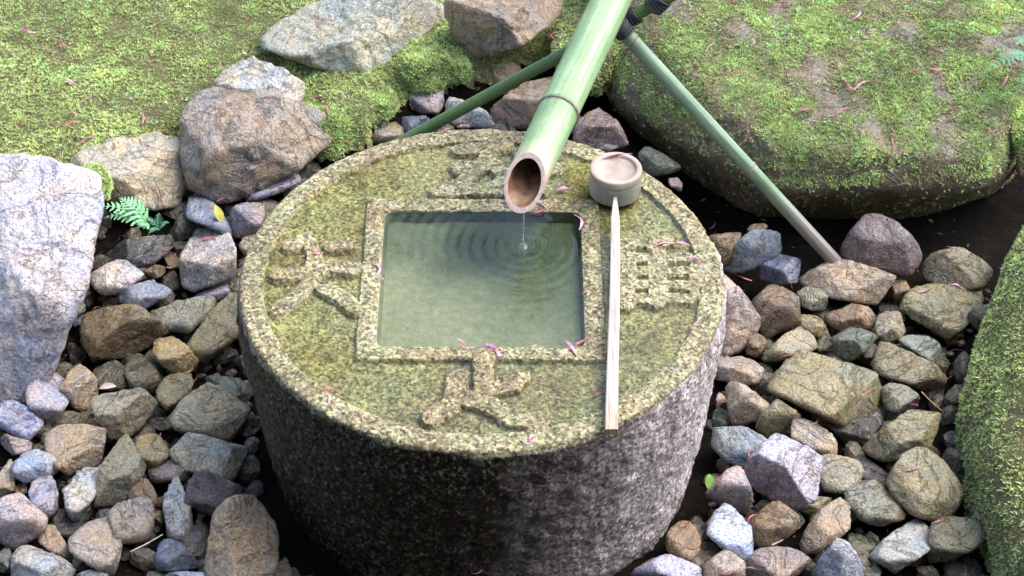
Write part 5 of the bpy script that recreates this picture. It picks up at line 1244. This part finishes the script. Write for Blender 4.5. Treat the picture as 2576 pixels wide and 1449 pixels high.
# ------------------------------------------------------------------ ferns, leaves, twigs
def frond(name, parent, path, width, pairs, mat, seed, lobes=True):
    """a frond: a thin curved stalk with paired leaflets that shrink to the tip"""
    r = np.random.default_rng(seed)
    P = np.array(path, float)
    t_ = np.linspace(0, 1, pairs + 2)
    q = np.stack([(1 - t_) ** 2, 2 * t_ * (1 - t_), t_ ** 2], 1) @ P
    V, F = [], []
    def poly(pts):
        b = len(V); V.extend(pts); F.append(tuple(range(b, b + len(pts))))
    for k in range(len(q) - 1):
        d = q[k + 1] - q[k]; d /= np.linalg.norm(d); s = np.cross(d, (0, 0, 1)); s /= np.linalg.norm(s)
        w = .0009
        poly([q[k] - s * w, q[k + 1] - s * w, q[k + 1] + s * w, q[k] + s * w])
        if k == 0: continue
        L = width * (1 - (k / (pairs + 1)) ** 1.6) * min(1, .55 + k / pairs * 2)
        for sd in (-1, 1):
            dd = s * sd * .85 + d * .5 + np.array([0, 0, r.uniform(-.15, .12)]); dd /= np.linalg.norm(dd)
            n = np.cross(dd, s * sd + d * 1.2); n = np.cross(dd, (0, 0, 1)); n /= np.linalg.norm(n)
            m = 4 if lobes else 1
            for j in range(m):                            # lobed leaflet
                c = q[k] + dd * L * (j + .35) / m; l = L / m * 1.5 * (1 - .12 * j); ww = L * .17 * (1 - .17 * j) * 1.25
                up = np.array([0, 0, .0006 * r.uniform(-1, 1)])
                for sg in (-1, 1):
                    poly([c, c + dd * l * .35 + n * sg * ww * 1.0 + up, c + dd * l * .8 + n * sg * ww * .8 + up, c + dd * l * .9])
    o = mesh_obj(name, np.array(V), F, mat, parent, smooth=False)
    return o
def fern(label, base, tips, width, mat, seed, pairs=11, group=None):
    e_ = empty('fern', base); tag(e_, label, 'fern', group)
    for k, (tx, ty, tz) in enumerate(tips):
        b = np.array([0, 0, 0.]); t = np.array([tx, ty, tz]); m = (b + t) / 2 + np.array([0, 0, .35 * np.linalg.norm(t)])
        frond('frond', e_, [b, m, t], width, pairs, mat, seed + k)
    return e_
fern('small bright green fern below the beige boulder at left', (-0.717, 0.499, 0.150), [(-0.099, -0.001, 0.050), (-0.090, -0.013, 0.030), (-0.061, 0.028, 0.050), (-0.025, -0.017, 0.020)], .034, M['fern'], 31, 8)
fern('dark bluish fern tuft right of the small bright fern', (-0.696, 0.498, 0.140), [(-0.035, 0.004, 0.030), (-0.018, -0.031, 0.010), (0.024, -0.004, 0.020), (0.001, 0.017, 0.030)], .012, M['fern_dark'], 41, 8)
fern('green fern frond reaching over the mossy boulder at the right edge', (1.201, 0.778, 0.380), [(-0.155, -0.088, 0.020), (-0.071, 0.024, 0.040), (-0.082, -0.116, -0.020)], .030, M['fern_dark'], 51, 14)
def leaf(name, label, loc, d, L, W, mat, cat='leaf', tilt=(0, 0, 1), curl=.12):
    d = np.array(d, float); d /= np.linalg.norm(d); n = np.array(tilt, float); n = n - d * (n @ d); n /= np.linalg.norm(n); s = np.cross(n, d)
    V = []; m = 10
    for k in range(m + 1):
        t = k / m; w = W / 2 * math.sin(math.pi * min(1, t * .96 + .03)) ** .8
        for x in (-1, -.5, 0, .5, 1): V.append(d * (t - .5) * L + s * x * w + n * (curl * L * (-(t - .5) ** 2 + .35 * abs(x) * w / W)))
    i = np.arange((m + 1) * 5).reshape(m + 1, 5)
    F = np.stack([i[:-1, :-1], i[1:, :-1], i[1:, 1:], i[:-1, 1:]], -1).reshape(-1, 4)
    o = mesh_obj(name, np.array(V), F, mat, loc=loc); tag(o, label, cat); return o
def twig(label, p0, p1, r, mat):
    p0, p1 = np.array(p0), np.array(p1); L = np.linalg.norm(p1 - p0)
    v, f = tube([(0, .0002)] + [(x, r * (1 - .4 * x / L) * (1 + .15 * math.sin(x * 400))) for x in np.linspace(0, L, 9)] + [(L, .0002)], 7)
    v[:, 1] += .02 * L * np.sin(v[:, 0] / L * 4)
    o = mesh_obj('twig', v, f, mat); place(o, p0, p1 - p0); tag(o, label, 'twig'); return o
leaf('fallen_leaf', 'yellow-green fallen leaf standing beside the blue-grey slate', (-0.573, 0.544, 0.140), (.35, -.5, -.75), .045, .020, M['leaf_yellow'], 'leaf', (.5, -.6, .5))
leaf('fallen_leaf', 'fresh green leaf wedged between the basin and the right rocks', (0.439, -0.143, 0.040), (.1, -.6, -.6), .035, .020, M['leaf_green'], 'leaf', (.2, -.5, .7))
leaf('fallen_leaf', 'curled dry beige leaf on the dark olive crusty rock', (-0.762, 0.112, 0.050), (1, .1, .1), .036, .014, M['straw'], 'leaf', (0, -.3, 1), .5)
twig('straight yellow-brown twig beside the pale yellow-olive flat rock', (0.867, 0.047, 0.100), (0.908, 0.015, 0.075), .0014, M['twig'])
twig('thin whitish stick lying in the gap at the bottom left', (-0.659, -0.312, 0.035), (-0.601, -0.279, 0.045), .0016, M['handle'])
twig('shiny wet stick in the gap between rocks at lower right', (0.544, -0.292, 0.030), (0.578, -0.277, 0.040), .0022, M['handle'])

# ------------------------------------------------------------------ fallen petals
def petal(p0, p1, w, bend, seed, mat):
    r = np.random.default_rng(seed)
    p0, p1 = np.array(p0) / 1000, np.array(p1) / 1000
    c = (p0 + p1) / 2; d = p1 - p0; L = np.linalg.norm(d); d = d / L
    s = np.cross(d, (0, 0, 1)); s /= np.linalg.norm(s) + 1e-9; u = np.cross(s, d)
    m = 9; V = []
    for k in range(m + 1):
        t = k / m
        ce = p0 + (p1 - p0) * t + s * bend * L * math.sin(math.pi * t) + u * (.0022 + .07 * L * math.sin(math.pi * t) * r.uniform(.6, 1)) - c
        ww = w * (.25 + .75 * math.sin(math.pi * min(1, .15 + t * .8)) ** 1.2)
        tw = .8 * math.sin(t * 3 + seed)
        a_ = s * math.cos(tw) + u * math.sin(tw); b_ = -s * math.sin(tw) + u * math.cos(tw)
        for x, y in ((-1, .25), (-.45, -.25), (.45, -.25), (1, .25), (.4, .15), (-.4, .15)): V.append(ce + a_ * x * ww / 2 + b_ * y * ww * .7)
    i = np.arange((m + 1) * 6).reshape(m + 1, 6)
    F = np.stack([i[:-1], np.roll(i, -1, 1)[:-1], np.roll(i, -1, 1)[1:], i[1:]], -1).reshape(-1, 4)
    return mesh_obj('petal', np.array(V), F, mat, loc=tuple(c))
PLACE = {'l': 'petals on the moss lawn', 'm': 'petals on the mossy boulder', 'd': 'petals on the mossy mound', 'b': 'petals on the stone basin',
 'w': 'petals afloat in the basin', 'c': 'petals on the ladle cup', 'k': 'petals on the moss cushions', 's': 'petals on the boulders',
 'x': 'petals on the left rocks', 'y': 'petals on the right rocks'}
for k, (where, a_, b_, w_, be, pale, label) in enumerate(PETALS):
    o = petal(a_, b_, w_ / 1000, be / 100, 400 + k, M['petal_pale'] if pale else M['petal_brown' if k % 4 == 1 and where in 'lmxys' else 'petal'])
    tag(o, label, 'petal', PLACE[where])

# ------------------------------------------------------------------ what surrounds the garden corner: the temple veranda in front and maples behind
def boxm(name, lo, hi, mat, parent):
    lo, hi = np.array(lo, float), np.array(hi, float)
    V = np.array([[(lo, hi)[(j >> a) & 1][a] for a in range(3)] for j in range(8)])
    F = [(0, 2, 3, 1), (4, 5, 7, 6), (0, 1, 5, 4), (2, 6, 7, 3), (0, 4, 6, 2), (1, 3, 7, 5)]
    return mesh_obj(name, V, F, mat, parent, smooth=False)
M['timber'] = simple('weathered_timber', (.10, .07, .05), .7, .003, (.17, .12, .08), 20)
M['plaster'] = simple('white_plaster', (.70, .68, .62), .85, .001, (.76, .74, .68), 10)
hall = empty('temple_hall', (0, -4.0, 0))
tag(hall, 'timber temple hall with veranda and deep eaves behind the viewer', 'building')
boxm('wall', (-7, -1.2, -.1), (7, -1.0, 4.4), M['plaster'], hall)
boxm('veranda', (-7, -.99, 1.25), (7, .95, 1.42), M['timber'], hall)
for x in (-6, -3.6, 3.6, 6): boxm('post', (x - .09, .55, -.1), (x + .09, .73, 4.6), M['timber'], hall)
V = np.array([(x, y, z) for x in (-8, 8) for (y, z) in ((-2.6, 5.6), (1.15, 4.45), (1.15, 4.60), (-2.6, 5.75))])
mesh_obj('unseen_shade_roof', V, [(0, 1, 5, 4), (1, 2, 6, 5), (2, 3, 7, 6), (3, 0, 4, 7), (0, 3, 2, 1), (4, 5, 6, 7)], M['timber'], hall, smooth=False)  # unseen eaves, their reach set to shade the stones' front faces

s_ = NT('maple_leaves'); s_.t.nodes.remove(s_.b)
df = s_.n('ShaderNodeBsdfDiffuse'); tl = s_.n('ShaderNodeBsdfTranslucent'); mx = s_.n('ShaderNodeMixShader'); mx.inputs[0].default_value = .5
nn = s_.noise(s_.n('ShaderNodeTexCoord').outputs['Object'], 3, 3, .6)
cc = s_.ramp(nn, [(.35, (.07, .12, .02)), (.65, (.16, .22, .045))])
for b_ in (df, tl): s_.l(cc, b_.inputs[0])
s_.l(df.outputs[0], mx.inputs[1]); s_.l(tl.outputs[0], mx.inputs[2]); s_.l(mx.outputs[0], s_.o.inputs[0])
M['maple'] = s_.m
def maple(label, base, top, spread, leaves, seed):
    r = np.random.default_rng(seed)
    t = empty('maple_tree', base); tag(t, label, 'tree', 'maples behind the garden corner')
    v, f = tube([(0, .16)] + [(x, .15 - .10 * x / top) for x in np.linspace(.1, top, 8)] + [(top + .02, .001)], 12)
    trunk = mesh_obj('trunk', v[:, [1, 2, 0]] + np.stack([.12 * np.sin(v[:, 0] * 1.3), .08 * np.cos(v[:, 0] * 1.7), 0 * v[:, 0]], 1), f, M['timber'], t)
    cl = r.normal(size=(46, 3)); cl /= np.linalg.norm(cl, axis=1)[:, None]
    cl = cl * r.uniform(.25, 1, (46, 1)) ** .5 * np.array([spread, spread * .8, spread * .62]) + np.array([0, 0, top])
    LV, LF = [], []
    for q in cl[:16]:
        b0 = len(LV); p = np.array([0, 0, top * .62]); d = q - p; s = np.cross(d, (0, 0, 1)); s /= np.linalg.norm(s); u = np.cross(s, d); u /= np.linalg.norm(u)
        for (pp, w) in ((p, .05), (q, .012)): LV += [pp + s * w, pp + u * w, pp - s * w, pp - u * w]
        LF += [(b0 + k, b0 + (k + 1) % 4, b0 + 4 + (k + 1) % 4, b0 + 4 + k) for k in range(4)]
    mesh_obj('limb', np.array(LV), LF, M['timber'], trunk)
    ci = r.integers(0, 46, leaves)
    P = cl[ci] + r.normal(0, .24, (leaves, 3)) * np.array([1.3, 1.3, .6])
    a = r.normal(size=(leaves, 3)); a /= np.linalg.norm(a, axis=1)[:, None]; n = r.normal(0, .5, (leaves, 3)) + (0, 0, 1); b = np.cross(n, a); b /= np.linalg.norm(b, axis=1)[:, None]; a = np.cross(b, n); a /= np.linalg.norm(a, axis=1)[:, None]
    sz = r.uniform(.03, .055, leaves)[:, None]
    V = np.stack([P - a * sz, P - b * sz * .75, P + a * sz * 1.2, P + b * sz * .75], 1).reshape(-1, 3)
    mesh_obj('crown', V, np.arange(leaves * 4).reshape(-1, 4), M['maple'], t)
maple('broad green maple right behind the mossy boulder', (2.9, 4.3, .3), 3.9, 1.7, 9000, 1)
maple('tall green maple behind the moss lawn', (-2.5, 4.9, .3), 4.3, 1.8, 9000, 2)
maple('green maple leaning in from the far left', (-4.3, 2.4, .3), 3.2, 1.6, 7000, 3)
